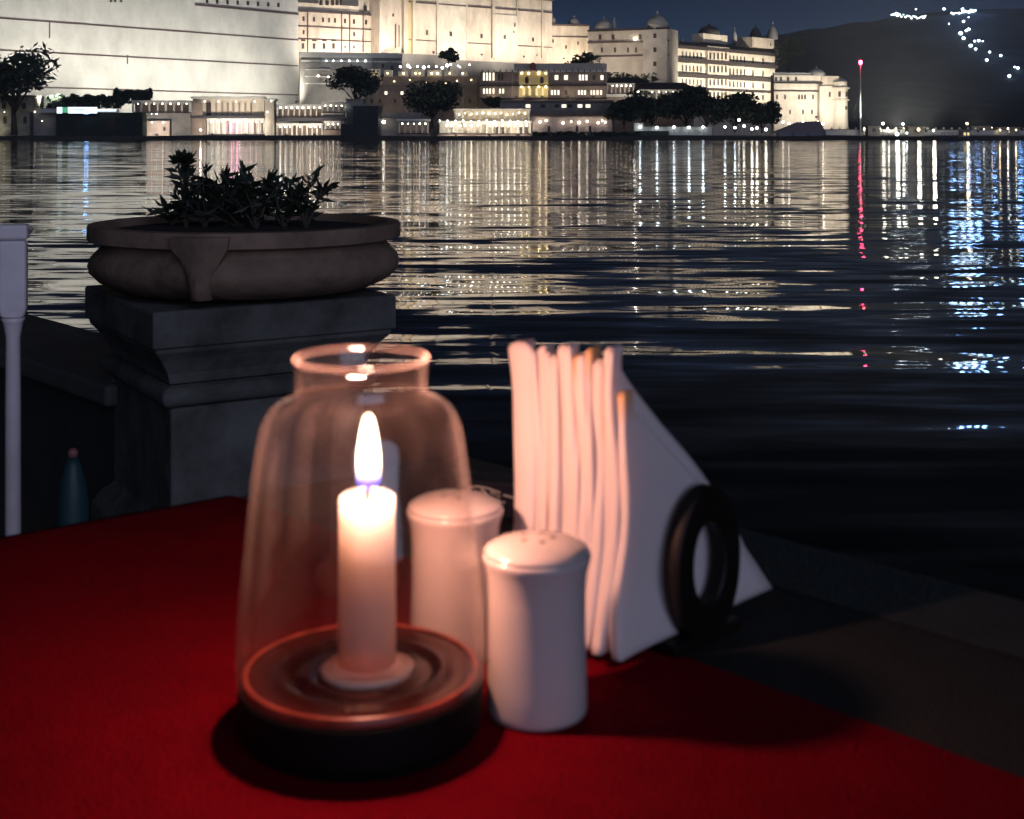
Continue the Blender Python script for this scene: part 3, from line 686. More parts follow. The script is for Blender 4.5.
# mast
p = W(860.5, 133, 379); ms = empty('flag_mast', (p.x, p.y, .9), 0, 'tall thin pale mast with a red lamp on top', 'mast')
mh = W(0, 64, 379).z - .9
MB().lathe([(.6, 0), (.55, .5), (.24, .6), (.20, mh * .5), (.12, mh)], (0, 0, 0), 8).build('pole', mat('mast_paint', (.55, .55, .5), .5), ms, smooth=True)
MB().lathe([(.3, mh), (.42, mh + .15), (.42, mh + .75), (.2, mh + 1.0)], (0, 0, 0), 8).build('red_lamp', REDL, ms)
for sx in (-1, 1): MB().tube([(sx * 4.5, 1, 0), (0, 0, mh * .6)], .03, 4).build('stay_wire', IRON, ms)
fl = empty('floodlight', W(862, 131, 375.5), 0, 'small floodlight at the foot of the thin mast', 'floodlight')
MB().box(-.3, .3, -.2, .2, -.2, .2).build('housing', IRON, fl)
ld = bpy.data.lights.new('mast_beam', 'SPOT'); lo = bpy.data.objects.new('mast_beam', ld); COL.objects.link(lo); ld.energy = 42000; ld.spot_size = R(40); ld.spot_blend = 1; ld.color = (1, 1, .85)
lo.parent = fl; lo.location = (0, .3, .4); lo.rotation_euler = (R(155), 0, 0)
# grey sloping roof
e = empty('boat_shed', W(778, 138, 374), 0, 'grey sloping canvas roof of a boat shed at the foot of the end block', 'boat shed')
k = 374 / F
MB().add([(-2 * k, 0, .3), (48 * k, 0, .3), (48 * k, 9, .4), (-2 * k, 9, .4), (-2 * k, 0, 1.4), (48 * k, 0, 1.6), (46 * k, 5, 4.9), (22 * k, 5, 4.6), (48 * k, 9, 1.6), (-2 * k, 9, 1.4)],
    [(0, 1, 5, 4), (4, 5, 6, 7), (1, 2, 8, 5), (5, 8, 6), (2, 3, 9, 8), (6, 8, 9, 7), (3, 0, 4, 9), (4, 7, 9)]).build('roof', TENT, e)
for px in (0, 15, 30, 46): MB().box(px * k - .1, px * k + .1, -.4, -.2, 0, 1.5).build('post', IRON, e)
# right shore wall
Rs = Bld('shore_wall', 'long pale low shore wall under the bright lamps on the right', 'wall', 826, 377, 1060, 470)
Rs.box('wall', 826, 1060, 130, None, 0, .8, PALE); Rs.box('coping', 825, 1060, 129.2, 130, .2, 1, GREYST)
Rs.box('lower_step', 826, 1060, 135, None, 1.6, -.02, GREYST)
for i in range(26): Rs.box('bollard', 832 + i * 8, 833 + i * 8, 127.6, 129.2, -.1, .5, PALE)
for x0, x1, yt, lb in ((868, 880, 127, 'small pale kiosk beside the bright globe lamp'), (908, 924, 127.5, 'pale boat counter hut under the warm globe lamp'), (972, 990, 127, 'low pale hut behind the boat'), (996, 1020, 128, 'long low hut at the right end of the shore')):
    kx = Bld('kiosk', lb, 'kiosk', x0, 384 if x0 < 950 else 446, x1, 384 if x0 < 950 else 446)
    kx.box('wall', x0, x1, yt, None, 0, 3, GREYST); kx.box('roof', x0 - .7, x1 + .7, yt - 1, yt, .6, 3.6, BROWNW); kx.window((x0 + x1) / 2, yt + 3, 3, 3.4, WINY if x0 > 990 else WINM)
for px, lb in ((872, 'added glow floodlight left of the dazzling lamp, turned toward the hill'), (899, 'added glow floodlight behind the dazzling lamp, turned toward the hill'), (926, 'added glow floodlight between two globe lamps, turned toward the hill'), (978, 'added glow floodlight behind the moored boat, turned toward the hill')):
    p = W(px, 131, 388); floodlight(p, Vector((p.x + 4, p.y + 22, 60)), {872: 80000, 899: 210000, 926: 130000}.get(px, 40000), lb, (1, .98, .86), 152, 'floodlights added for glow over the right shore')  # added beams that make the haze glow above the shore
# boat
e = empty('boat', W(955, 141.3, 352), R(8), 'dark moored motor boat with two small yellow lit cabin windows', 'boat')
hl = MB(); secs = []
for i in range(11):
    s_ = i / 10; x = -5.2 + 10.4 * s_; wd = 1.15 * math.sin(math.pi * min(1, .12 + s_ * .75)) ** .6; sh = .95 + .45 * abs(s_ - .5) * 2
    secs.append([(x, -wd, sh), (x, -wd * .75, .15), (x, 0, -.25), (x, wd * .75, .15), (x, wd, sh), (x, wd * .86, sh - .05), (x, 0, .35), (x, -wd * .86, sh - .05)])
hl.ring_loft(secs); hl.build('hull', mat('hull_paint', (.03, .03, .035), .5), e, shade_angle=40)
cb = MB().box(1.4, 4.0, -.8, .8, .5, 2.9).build('cabin', mat('cabin_paint', (.16, .14, .12), .6), e)
for x in (2.1, 3.1): MB().box(x, x + .6, -.86, -.8, 1.6, 2.4).build('window', WINY, cb)
MB().box(-3.6, 1.3, -.9, .9, 2.2, 2.35).build('canopy', TENT, e); MB().box(1.2, 4.2, -.95, .95, 2.92, 3.05).build('canopy', TENT, e)
for x in (-3.4, -1.2, 1.0):
    for y in (-.8, .8): MB().box(x - .04, x + .04, y - .04, y + .04, .6, 2.2).build('canopy_post', IRON, e)
# hill lights
hl_pts = []
for i in range(17): hl_pts.append((891 + i * 2.0, 15.5 + i * .26 + random.uniform(-1.6, 1.6), random.uniform(.7, 1.5)))
hl_pts += [(896, 15, 1.6), (915.5, 10.8, 1), (925, 17.5, 1.2)]
for i in range(13): hl_pts.append((951 + i * 1.95, 14.5 - .12 * i + random.uniform(-1.1, 1.1), random.uniform(1.0, 1.9)))
hl_pts += [(943.5, 10.5, 2.3), (962, 10.6, 2.4), (970.5, 8 + 3.5, 1.7), (948.5, 25.5, .9), (963, 23, 2.2), (968, 19, 1.2), (960, 35, 2.2), (965.5, 32.5, 1.8), (968, 31, 1.6), (963, 40, 2.0), (970, 47.5, 1.8),
           (974, 43, 1.6), (978, 42.5, 1.5), (982, 43, 1.4), (975, 51, 2.1), (989, 54, 2.0), (986, 62, 1.5), (1000, 57.5, 1.3), (1017, 70, 2.0), (1014, 69, 1.2), (1008.5, 78, 1.4)]
for i, (px, py, r) in enumerate(hl_pts):
    p = hill_hit(px, max(py, 10.2))
    right = px > 940
    e = empty('hillside_lamp', p, 0, 'white lamp on the zigzag path climbing the hill' if right else 'white lamp in the cluster on the hill shoulder', 'lamp', 'lamps on the zigzag hill path' if right else 'lamps clustered on the hill shoulder')
    MB().lathe([(.3, -2), (.2, 1.2)], (0, 0, 0), 5).build('pole', IRON, e)
    MB().sphere((0, -1.5, 1.4), r * random.uniform(.45, .9), 6, 4, .8).build('lamp_globe', BULBH if right else BULBC, e)
    if (right and i % 4 == 0) :
        ld = bpy.data.lights.new('lamp_light', 'POINT'); lo = bpy.data.objects.new('lamp_light', ld); COL.objects.link(lo)
        ld.energy = 8000; ld.color = (.22, .45, 1.0); ld.shadow_soft_size = 2; lo.parent = e; lo.location = (0, -14, 16)

# ================================================================== NEAR TERRACE: PARAPET, PEDESTAL, PLANTER
STONE = mat('carved_stone', (.28, .185, .13), .85, var=.6, vscale=7, bump=.5, bscale=26)
STONE2 = mat('weathered_stone', (.145, .14, .13), .85, var=.7, vscale=6, bump=.5, bscale=24)
PHI = R(32)
pc = W(236, 0, 3.02); PX, PY = pc.x, pc.y
def zpx(y, d=2.98): return CZ - (y - HY) / F * d - FZ
ped = empty('pedestal', (PX, PY, FZ), PHI, 'square stone pedestal with moulded cap under the planter bowl', 'pedestal')
MB().squares([(.265, 0), (.265, .10), (.245, .13), (.222, .15), (.222, zpx(384))]).build('shaft', STONE2, ped)
MB().squares([(.222, zpx(384) + .002), (.240, zpx(381)), (.247, zpx(376)), (.247, zpx(369)), (.238, zpx(365)), (.226, zpx(363))]).build('moulding', STONE2, ped)
MB().squares([(.226, zpx(363) + .002), (.232, zpx(352)), (.252, zpx(338)), (.268, zpx(330)), (.268, zpx(326)), (.276, zpx(325)), (.276, zpx(294)), (.272, zpx(292))]).build('cap', STONE2, ped)
for o in ped.children:
    bv = o.modifiers.new('bevel', 'BEVEL'); bv.width = .006; bv.segments = 2
tp = MB().box(-.16, .16, -.0015, .006, .42, .50)
# planter bowl
bz = FZ + zpx(292) + .001
k = 3.02 / F
def by(y): return CZ - (y - HY) / F * 3.02 - bz
bowl = empty('planter_bowl', (W(247, 0, 3.02).x, 3.02, bz), 0, 'wide round stone planter bowl with rolled rim on the pedestal', 'planter')
prof = [(90, 0), (96, .004), (104, by(299)), (128, by(284)), (145, by(276)), (153, by(268)), (155, by(261)), (152, by(253)), (146, by(247)), (142, by(243)), (141.5, by(239.5)), (144, by(237.5)), (154, by(237)), (155.5, by(236)), (155.5, by(224)), (154.5, by(222)), (143, by(221.5)), (138, by(226)), (136, by(232))]
prof[0] = (90, 0.0); prof[1] = (97, 0.003); prof[2] = (108, by(290) if by(290) > .006 else .006)
MB().lathe([(r * k * .982, z) for r, z in prof], n=96, cap1=False).build('bowl', STONE, bowl, shade_angle=38)
MB().lathe([(136.5 * k, by(229)), (80 * k, by(227)), (.01, by(226))], n=32, cap0=False).build('soil', mat('dark_soil', (.02, .016, .012), .95), bowl)
def lug(ang):
    m = MB(); rings = []
    for y_, w_, rad, th in ((225, 27, 158.5, 4), (236, 25, 158, 5), (246, 18, 153, 8), (258, 12, 158, 5), (268, 9, 160, 5), (277, 8, 158, 4), (281, 9, 154, 3)):
        z = by(y_); rr = rad * k; w2 = w_ * k; t2 = (th + 8) * k
        rings.append([(-w2, -(rr - t2), z), (-w2, -rr + .006, z), (-w2 * .5, -rr - .006, z), (0, -rr - .012, z), (w2 * .5, -rr - .006, z), (w2, -rr + .006, z), (w2, -(rr - t2), z)])
    m.ring_loft(rings)
    return m.build('lug', STONE, bowl, shade_angle=50, rot=(0, 0, ang))
for a in (-4, 176): lug(R(a))
# plants in the bowl
PLANT = mat('planter_leaf', (.016, .026, .014), .6)
def leafy(px, top, label, nst, spread, seed, name='bowl_plant', lw=.0062, ll=.044):
    rg = random.Random(seed); base = W(px, 226, 3.02 + rg.uniform(-.08, .08)); H = (226 - top) * k
    e = empty(name, (base.x, base.y, bz + by(227)), 0, label, 'plant', 'plants growing in the bowl')
    st = MB(); lf = MB()
    for s in range(nst):
        a = rg.uniform(0, 6.28); tip = Vector((math.cos(a) * spread * rg.uniform(.3, 1), math.sin(a) * spread * rg.uniform(.2, .7), H * rg.uniform(.55, 1.0)))
        mid = tip * .5 + Vector((0, 0, H * .12)); st.tube([(0, 0, 0), tuple(mid), tuple(tip)], [.004, .003, .0015], 5)
        for q in range(15):
            f = rg.uniform(.15, 1.0); c = (mid * (2 * f) if f < .5 else mid + (tip - mid) * (2 * f - 1))
            d = Vector((rg.gauss(0, 1), rg.gauss(0, .8), rg.gauss(.55, .6))).normalized(); L = ll * rg.uniform(.6, 1.2); w = lw * rg.uniform(.7, 1.2)
            sd = d.cross(Vector((rg.gauss(0, 1), rg.gauss(0, 1), rg.gauss(0, 1)))).normalized() * w
            up_ = d.cross(sd).normalized() * w * .4
            lf.add([c, c + d * L * .45 + sd + up_, c + d * L - up_, c + d * L * .45 - sd + up_, c + d * L * .5], [(0, 1, 4), (1, 2, 4), (2, 3, 4), (3, 0, 4)])
    st.build('stem', BARK, e); lf.build('foliage', PLANT, e)
    return e
for i, (px, top, n, sp, lb) in enumerate(((186, 158, 4, .035, 'tallest upright leafy stem at the left of the bowl'), (205, 172, 8, .10, 'bushy plant beside the tallest stem in the bowl'), (228, 166, 11, .09, 'thick dark plant near the middle of the bowl'),
        (256, 172, 9, .10, 'open leafy plant right of the middle of the bowl'), (284, 174, 8, .10, 'arching leafy plant toward the right of the bowl'), (306, 172, 6, .07, 'rightmost leaning sprig in the bowl'), (172, 206, 4, .06, 'low trailing sprig at the left of the bowl'), (240, 196, 9, .16, 'low ground covering plant in the bowl'))):
    leafy(px, top, lb, n, sp, i + 40)
bl = MB()
for i in range(40):
    d = Vector((random.gauss(0, 1), random.gauss(0, 1), random.gauss(.8, .5))).normalized(); L = .036; s_ = d.orthogonal().normalized() * .008
    bl.add([(0, 0, 0), d * L * .5 + s_, d * L, d * L * .5 - s_], [(0, 1, 2, 3)])
tipp = W(182, 163, 3.02)
hd = bl.build('flower_head', PLANT); hd.location = tipp - Vector((0, 0, .0))
for o in bpy.data.objects:
    if o.get('label') == 'tallest upright leafy stem at the left of the bowl':
        hd.parent = o; hd.location = tipp - o.location
        MB().tube([(0, 0, 0), tuple((tipp - o.location) * .5 + Vector((.004, 0, 0))), tuple(tipp - o.location)], [.005, .004, .003], 6).build('stalk', BARK, o)
# parapet to the left
e = empty('parapet', (-.98, 3.10, FZ), math.atan2(.60, -.53), 'low dark stone parapet running back left from the pedestal', 'parapet')
MB().box(-.06, 5.0, -.29, -.02, 0, .33).build('wall', mat('parapet_stone', (.030, .030, .030), .9, var=.4, vscale=4, bump=.4), e)
cp = MB().box(-.06, 5.0, -.32, .015, .331, .385).build('coping', mat('coping_stone', (.10, .095, .09), .7, var=.4, vscale=5, bump=.3), e)
bv = cp.modifiers.new('bevel', 'BEVEL'); bv.width = .012; bv.segments = 3
# pale post at the left edge
dP = 1.6; kp = dP / F; pb = W(13, 0, dP)
e = empty('post', (pb.x, pb.y, FZ), R(12), 'slender pale painted post with a broad paddle shaped head at the left edge', 'post')
def pz(y): return CZ - (y - HY) / F * dP - FZ
PW = mat('pale_paint', (.82, .76, .80), .35, var=.12, vscale=30)
sh = MB(); rr = []
for z, r in ((0, .013), (.03, .012), (.04, .0095), (pz(520), .0095), (pz(400), .0092), (pz(338), .0085), (pz(328), .0105), (pz(322), .012), (pz(318), .0145)): rr.append((r, z))
sh.lathe(rr, n=14); sh.build('shaft', PW, e, smooth=True)
hd_ = MB(); 
hd_.ring_loft([[(-a, -b_, z), (a, -b_, z), (a, b_, z), (-a, b_, z)] for a, b_, z in ((.0135, .009, pz(318) + .001), (.0165, .010, pz(308)), (.0165, .010, pz(240)))])
o = hd_.build('head', PW, e); bv = o.modifiers.new('bevel', 'BEVEL'); bv.width = .004; bv.segments = 3
o = MB().box(-.0185, .0185, -.012, .012, pz(239.6), pz(224)).build('cap', PW, e); bv = o.modifiers.new('bevel', 'BEVEL'); bv.width = .004; bv.segments = 3
# teal bottle beyond the table
dB = 2.45; bb_ = W(73, 0, dB)
e = empty('bottle', (bb_.x, bb_.y, FZ), 0, 'dim teal bottle with a narrow reddish tip on the floor beyond the table', 'bottle')
zt = CZ - (448 - HY) / F * dB - FZ
TEAL = mat('teal_glaze', (.022, .060, .070), .5)
MB().lathe([(.026, 0), (.029, .01), (.029, zt * .45), (.029, zt * .72), (.024, zt * .83), (.015, zt * .92), (.008, zt * .955)], n=20).build('body', TEAL, e, smooth=True)
MB().lathe([(.0095, zt * .957), (.0095, zt * .985), (.004, zt)], n=12).build('stopper', mat('red_stopper', (.30, .12, .12), .5), e, smooth=True)

# ================================================================== TABLE
corner = onz(464, 455, TZ); lp = onz(0, 540, TZ); rp = onz(1024, 600, TZ)
ur = (rp - corner).xy.normalized(); ul = (lp - corner).xy.normalized()
ul = Vector((-ur.y * -1, 0)) if False else ul
CL = mat('charcoal_tablecloth', (.020, .022, .023), .9, var=.3, vscale=40, bump=.6, bscale=500)
CLB = mat('tablecloth_lit_band', (.030, .042, .042), .9, var=.3, vscale=40, bump=.5, bscale=400)  # paler teal paints in the cool light along the cloth edge
RED = mat('red_cloth', (.24, .0012, .0115), .95, var=.35, vscale=9, bump=.8, bscale=600, spec=.04)
S = .96
add_folds(RED, 11, .010); add_folds(CL, 8, .008)
def TP(a, b_, z=0.0): p = corner.xy + ur * a + ul * b_; return (p.x - tc_.x, p.y - tc_.y, z)
tcw = corner.xy + (ur + ul) * S / 2
tc_ = Vector((tcw.x, tcw.y, 0))
tab = empty('table', (tc_.x, tc_.y, FZ), 0, 'square dining table under the cloths', 'table')
ht = TZ - FZ
tp = MB().ring_loft([[TP(a, b_, z) for a, b_ in ((.006, .006), (S - .006, .006), (S - .006, S - .006), (.006, S - .006))] for z in (ht - .03, ht - .004)]).build('tabletop', mat('table_wood', (.08, .05, .03), .6), tab)
for a, b_ in ((.07, .07), (S - .07, .07), (S - .07, S - .07), (.07, S - .07)):
    x, y, _ = TP(a, b_); MB().box(x - .025, x + .025, y - .025, y + .025, 0, ht - .031).build('leg', mat('leg_wood', (.06, .04, .03), .6), tab)
# cloth: top sheet with a hanging skirt
clo = empty('tablecloth', (tc_.x, tc_.y, TZ), 0, 'charcoal tablecloth with a paler painted-light edge border draped over the table', 'tablecloth')
def skirt_ring(n=48):
    pts = []
    for (a0, b0), (a1, b1) in (((0, 0), (0, S)), ((0, S), (S, S)), ((S, S), (S, 0)), ((S, 0), (0, 0))):
        for i in range(n): pts.append((a0 + (a1 - a0) * i / n, b0 + (b1 - b0) * i / n))
    return pts
ring = skirt_ring(); rings = []
for lev, (out, dz) in enumerate(((-.004, 0), (-.001, -.002), (.001, -.007), (.004, -.05), (.012, -.12), (.02, -.22))):
    rr = []
    for i, (a, b_) in enumerate(ring):
        oa = -1 if a < .001 else (1 if a > S - .001 else 0); ob = -1 if b_ < .001 else (1 if b_ > S - .001 else 0)
        w = out + (.012 * math.sin(i * .55) * (lev - 2) / 3 if lev > 2 else 0)
        rr.append(TP(a + oa * w, b_ + ob * w, dz))
    rings.append(rr)
MB().ring_loft(rings, cap0=True, cap1=False).build('cloth', CL, clo, shade_angle=60)
BW = .072
bd = MB()
def strip(a0, a1, b0, b1, z=.0007):
    bd.add([TP(a0, b0, z), TP(a1, b0, z), TP(a1, b1, z), TP(a0, b1, z)], [(0, 3, 2, 1)])
strip(.004, S - .004, .004, BW); strip(.004, S - .004, S - BW, S - .004)
strip(.004, BW, BW + .001, S - BW - .001); strip(S - BW, S - .004, BW + .001, S - BW - .001)
bd.build('band', CLB, clo)
# red runner lying across: from the left far edge over the table
off = .176
run = MB(); prof = []
b0, b1 = off, .74
nu, nb = 60, 30
path = [(-.016, -.17)] + [(-.012, -.10), (-.008, -.03), (-.006, -.004), (-.003, .0008), (.006, .0016)]
for i in range(1, nu): path.append((.006 + (S - .012) * i / nu, .0016))
path += [(S - .006, .0016), (S + .003, .0008), (S + .006, -.004), (S + .008, -.03), (S + .012, -.10), (S + .016, -.17)]
# a runs along the far-left edge direction: here 'a' is the ur axis, the runner is cut along a line parallel to the right edge
vs = []
for (s_, z) in path:
    for j in range(nb + 1):
        q = b0 + (b1 - b0) * j / nb
        zz = z
        if .02 < s_ < S - .02: zz += .0003 * mnoise.noise((s_ * 14, q * 14, 3))
        vs.append((q, s_, zz))
verts = []
for q, s_, zz in vs:      # distance q from the right-far edge -> along ul ; s_ along ur
    p = TP(s_, q, zz); verts.append(p)
fs = [(i * (nb + 1) + j, (i + 1) * (nb + 1) + j, (i + 1) * (nb + 1) + j + 1, i * (nb + 1) + j + 1) for i in range(len(path) - 1) for j in range(nb)]
run.add(verts, fs)
ro = run.build('table_runner', RED, smooth=True, loc=(tc_.x, tc_.y, TZ)); tag(ro, 'deep red cloth runner spread across the charcoal tablecloth', 'table runner')
TOP = TZ + .0021

# ---- hurricane lamp
JX, JY = W(361.5, 0, .492).x, .492
def jz(y): return CZ - (y - HY) / F * .492
kj = .492 / F
jar = empty('candle_jar', (JX, JY, TOP), 0, 'clear glass hurricane jar on a black wooden base holding the burning candle', 'candle jar')
BZ = jz(676) - TOP          # top of the black base above the cloth
MB().lathe([(.0430, 0), (.0445, .0012), (.0455, .006), (.0462, BZ - .003), (.0460, BZ - .0008), (.0450, BZ)], n=96).build('base', mat('black_wood', (.003, .0025, .0025), .7, spec=.15), jar, shade_angle=45)
# glass
gm = bpy.data.materials.new('thin_glass'); gm.use_nodes = True
t = gm.node_tree; t.nodes.clear()
o_ = t.nodes.new('ShaderNodeOutputMaterial'); tr = t.nodes.new('ShaderNodeBsdfTransparent'); tr.inputs[0].default_value = (.965, .955, .95, 1)
gl = t.nodes.new('ShaderNodeBsdfGlossy'); gl.inputs['Roughness'].default_value = .015
lw_ = t.nodes.new('ShaderNodeLayerWeight'); lw_.inputs['Blend'].default_value = .5
pw_ = t.nodes.new('ShaderNodeMath'); pw_.operation = 'POWER'; pw_.inputs[1].default_value = 6.0
fr = t.nodes.new('ShaderNodeMath'); fr.operation = 'MULTIPLY_ADD'; fr.inputs[1].default_value = .9; fr.inputs[2].default_value = .06
t.links.new(lw_.outputs['Facing'], pw_.inputs[0]); t.links.new(pw_.outputs[0], fr.inputs[0])
m1 = t.nodes.new('ShaderNodeMixShader'); t.links.new(fr.outputs[0], m1.inputs[0]); t.links.new(tr.outputs[0], m1.inputs[1]); t.links.new(gl.outputs[0], m1.inputs[2])
df = t.nodes.new('ShaderNodeBsdfDiffuse'); df.inputs[0].default_value = (.9, .74, .70, 1); tl = t.nodes.new('ShaderNodeBsdfTranslucent'); tl.inputs[0].default_value = (.9, .74, .70, 1)
m2 = t.nodes.new('ShaderNodeMixShader'); m2.inputs[0].default_value = .6; t.links.new(df.outputs[0], m2.inputs[1]); t.links.new(tl.outputs[0], m2.inputs[2])
tcn = t.nodes.new('ShaderNodeTexCoord'); mpn = t.nodes.new('ShaderNodeMapping'); mpn.inputs['Scale'].default_value = (34, 34, 13)
nz = t.nodes.new('ShaderNodeTexNoise'); nz.inputs['Scale'].default_value = 1.3; nz.inputs['Detail'].default_value = 4
mr = t.nodes.new('ShaderNodeMapRange'); mr.inputs['From Min'].default_value = .36; mr.inputs['From Max'].default_value = .75; mr.inputs['To Min'].default_value = .0004; mr.inputs['To Max'].default_value = .0062
t.links.new(tcn.outputs['Object'], mpn.inputs[0]); t.links.new(mpn.outputs[0], nz.inputs['Vector']); t.links.new(nz.outputs[0], mr.inputs['Value'])
m3 = t.nodes.new('ShaderNodeMixShader'); ed_ = t.nodes.new('ShaderNodeMath'); ed_.operation = 'MULTIPLY_ADD'; ed_.inputs[1].default_value = 15.0; ed_.inputs[2].default_value = 1.0
pr_ = t.nodes.new('ShaderNodeMath'); pr_.operation = 'MULTIPLY'
t.links.new(pw_.outputs[0], ed_.inputs[0]); t.links.new(ed_.outputs[0], pr_.inputs[0]); t.links.new(mr.outputs[0], pr_.inputs[1])
t.links.new(pr_.outputs[0], m3.inputs[0]); t.links.new(m1.outputs[0], m3.inputs[1]); t.links.new(m2.outputs[0], m3.inputs[2])
t.links.new(m3.outputs[0], o_.inputs[0])
gp = [(122, 676), (123, 660), (122.5, 640), (121, 610), (118, 575), (113.5, 530), (108.5, 480), (103.5, 445), (100, 428), (96, 418), (90, 409), (81, 402.5), (72, 398.5), (67, 394.5), (65.8, 389), (65.6, 380), (66.2, 372), (66.6, 366), (67.2, 361.5)]
outer = [(r * kj, jz(y) - TOP) for r, y in gp]
g = MB(); n = 96
inner = [(r - .0016, z) for r, z in outer]; inner[0] = (outer[0][0] - .0016, outer[0][1])
rim = [(outer[-1][0] - .0002, outer[-1][1] + .0008), (outer[-1][0] - .0008, outer[-1][1] + .0012), (outer[-1][0] - .0014, outer[-1][1] + .0008)]
g.lathe([(r, z + .0006) for r, z in outer] + [(r, z + .0006) for r, z in rim] + [(r, z + .0006) for r, z in inner[::-1]], n=n, cap0=False, cap1=False)
g.build('glass', gm, jar, smooth=True)
rg_m = gm.copy(); rg_m.name = 'glass_rim'
for nd in rg_m.node_tree.nodes:
    if nd.type == 'MAP_RANGE': nd.inputs['To Min'].default_value = .025; nd.inputs['To Max'].default_value = .08
rr_ = MB(); rc, zc, rt = outer[-1][0] - .0007, outer[-1][1] + .0012, .0013
rr_.ring_loft([[((rc + rt * math.cos(b_)) * math.cos(a), (rc + rt * math.cos(b_)) * math.sin(a), zc + rt * math.sin(b_)) for a in [2 * math.pi * i / 96 for i in range(96)]] for b_ in [2 * math.pi * j / 12 for j in range(13)]], False, False)
rr_.build('rim', rg_m, jar, smooth=True)
# dark tray with turned rings inside the glass foot
ring_m = mat('dark_tray', (.050, .007, .006), .18, var=.3, vscale=60)
tz = BZ + .0006
MB().lathe([(.0436, tz), (.0436, tz + .0030), (.0418, tz + .0016), (.0400, tz + .0026), (.0365, tz + .0010), (.0335, tz + .0010), (.0318, tz + .0022), (.0300, tz + .0022), (.0285, tz + .0008), (.0230, tz + .0006), (.0215, tz + .0018), (.0195, tz + .0018), (.0185, tz + .0008), (.001, tz + .0008)], n=96, cap0=False, cap1=False).build('tray', ring_m, jar, smooth=True)
MB().lathe([(.0444, tz - .0002), (.0444, tz + .0022), (.0436, tz + .0030), (.0424, tz + .0026)], n=96, cap0=False, cap1=False).build('foot_ring', mat('red_lit_glass_foot', (.33, .055, .035), .3, var=.7, vscale=55), jar, smooth=True)  # red light caught by the clear glass foot, put into its colour
# candle
CXo, CYo = W(367, 0, .492).x, .492
cdl = empty('candle', (CXo, CYo, TOP + tz + .0008), 0, 'white pillar candle burning inside the glass jar', 'candle')
WAX = mat('candle_wax', (.84, .58, .45), .5, sss=1.0, sss_r=(1.0, .84, .72), sss_s=.14, spec=.3)
t = WAX.node_tree; wx_t = t.nodes.new('ShaderNodeBsdfTransparent'); wx_t.inputs[0].default_value = (1.0, .62, .42, 1)
wx_m = t.nodes.new('ShaderNodeMixShader'); wx_m.inputs[0].default_value = .16
t.links.new(t.nodes['Principled BSDF'].outputs[0], wx_m.inputs[1]); t.links.new(wx_t.outputs[0], wx_m.inputs[2]); t.links.new(wx_m.outputs[0], t.nodes['Material Output'].inputs['Surface'])
POOL = mat('pooled_wax', (.86, .66, .54), .35, sss=.4, sss_r=(1, .7, .5), sss_s=.006)
ch = jz(494) - (TOP + tz + .0008) 
cr_ = 28.5 * kj
MB().lathe([(cr_ * 1.0, 0), (cr_ * 1.01, ch * .3), (cr_ * .99, ch * .7), (cr_ * 1.0, ch - .0030), (cr_ * .97, ch - .0010), (cr_ * .88, ch), (cr_ * .70, ch - .0008), (cr_ * .4, ch - .0024), (.0008, ch - .0028)], n=48).build('wax', WAX, cdl, smooth=True)
pl = MB(); rings = []
for sc_, z in ((1.0, 0), (1.02, .0014), (.93, .0030), (.78, .0016), (.66, .0040)):
    rings.append([(cr_ * 1.62 * sc_ * (1 + .09 * mnoise.noise((math.cos(a) * 1.3, math.sin(a) * 1.3, 2))) * math.cos(a), cr_ * 1.5 * sc_ * (1 + .09 * mnoise.noise((math.cos(a) * 1.3, math.sin(a) * 1.3, 2))) * math.sin(a), z) for a in [2 * math.pi * i / 40 for i in range(40)]])
pl.ring_loft(rings).build('wax_pool', POOL, cdl, smooth=True)
MB().tube([(0, 0, ch - .004), (.0004, 0, ch + .003), (.0012, 0, ch + .0075)], [.0009, .0009, .0006], 8).build('wick', mat('burnt_wick', (.02, .015, .012), .9), cdl)
fm = bpy.data.materials.new('flame'); fm.use_nodes = True
t = fm.node_tree; t.nodes.clear(); o_ = t.nodes.new('ShaderNodeOutputMaterial')
em = t.nodes.new('ShaderNodeEmission'); tr = t.nodes.new('ShaderNodeBsdfTransparent'); ad = t.nodes.new('ShaderNodeAddShader')
tcn = t.nodes.new('ShaderNodeTexCoord'); sx = t.nodes.new('ShaderNodeSeparateXYZ'); cr2 = t.nodes.new('ShaderNodeValToRGB')
el = cr2.color_ramp.elements; el[0].position = 0.0; el[0].color = (.03, .02, .55, 1); el[1].position = 1.0; el[1].color = (2.2, 1.7, 1.05, 1)
e1 = el.new(.12); e1.color = (.10, .06, .9, 1); e2 = el.new(.24); e2.color = (1.6, 1.2, 1.0, 1); e3 = el.new(.45); e3.color = (3.4, 3.0, 2.3, 1)
t.links.new(tcn.outputs['Generated'], sx.inputs[0]); t.links.new(sx.outputs['Z'], cr2.inputs[0]); t.links.new(cr2.outputs[0], em.inputs[0]); em.inputs[1].default_value = 1.6
t.links.new(em.outputs[0], ad.inputs[0]); t.links.new(tr.outputs[0], ad.inputs[1]); t.links.new(ad.outputs[0], o_.inputs[0])
fh = (490 - 413) * kj
flm = MB().lathe([(.0016, 0), (.0034, fh * .05), (.0044, fh * .14), (.0047, fh * .30), (.0045, fh * .48), (.0039, fh * .64), (.0033, fh * .77), (.0026, fh * .88), (.0020, fh * .95), (.0010, fh * .99), (.0002, fh)], (0, 0, 0), 24).build('flame', fm, cdl, smooth=True, loc=(.0006, 0, ch + .0015))
ld = bpy.data.lights.new('candle_light', 'POINT'); lo = bpy.data.objects.new('candle_light', ld); COL.objects.link(lo)
ld.energy = 1.15; ld.color = (1.0, .46, .31); ld.shadow_soft_size = .0045; lo.parent = cdl; lo.location = (.0006, 0, ch + fh * .74)

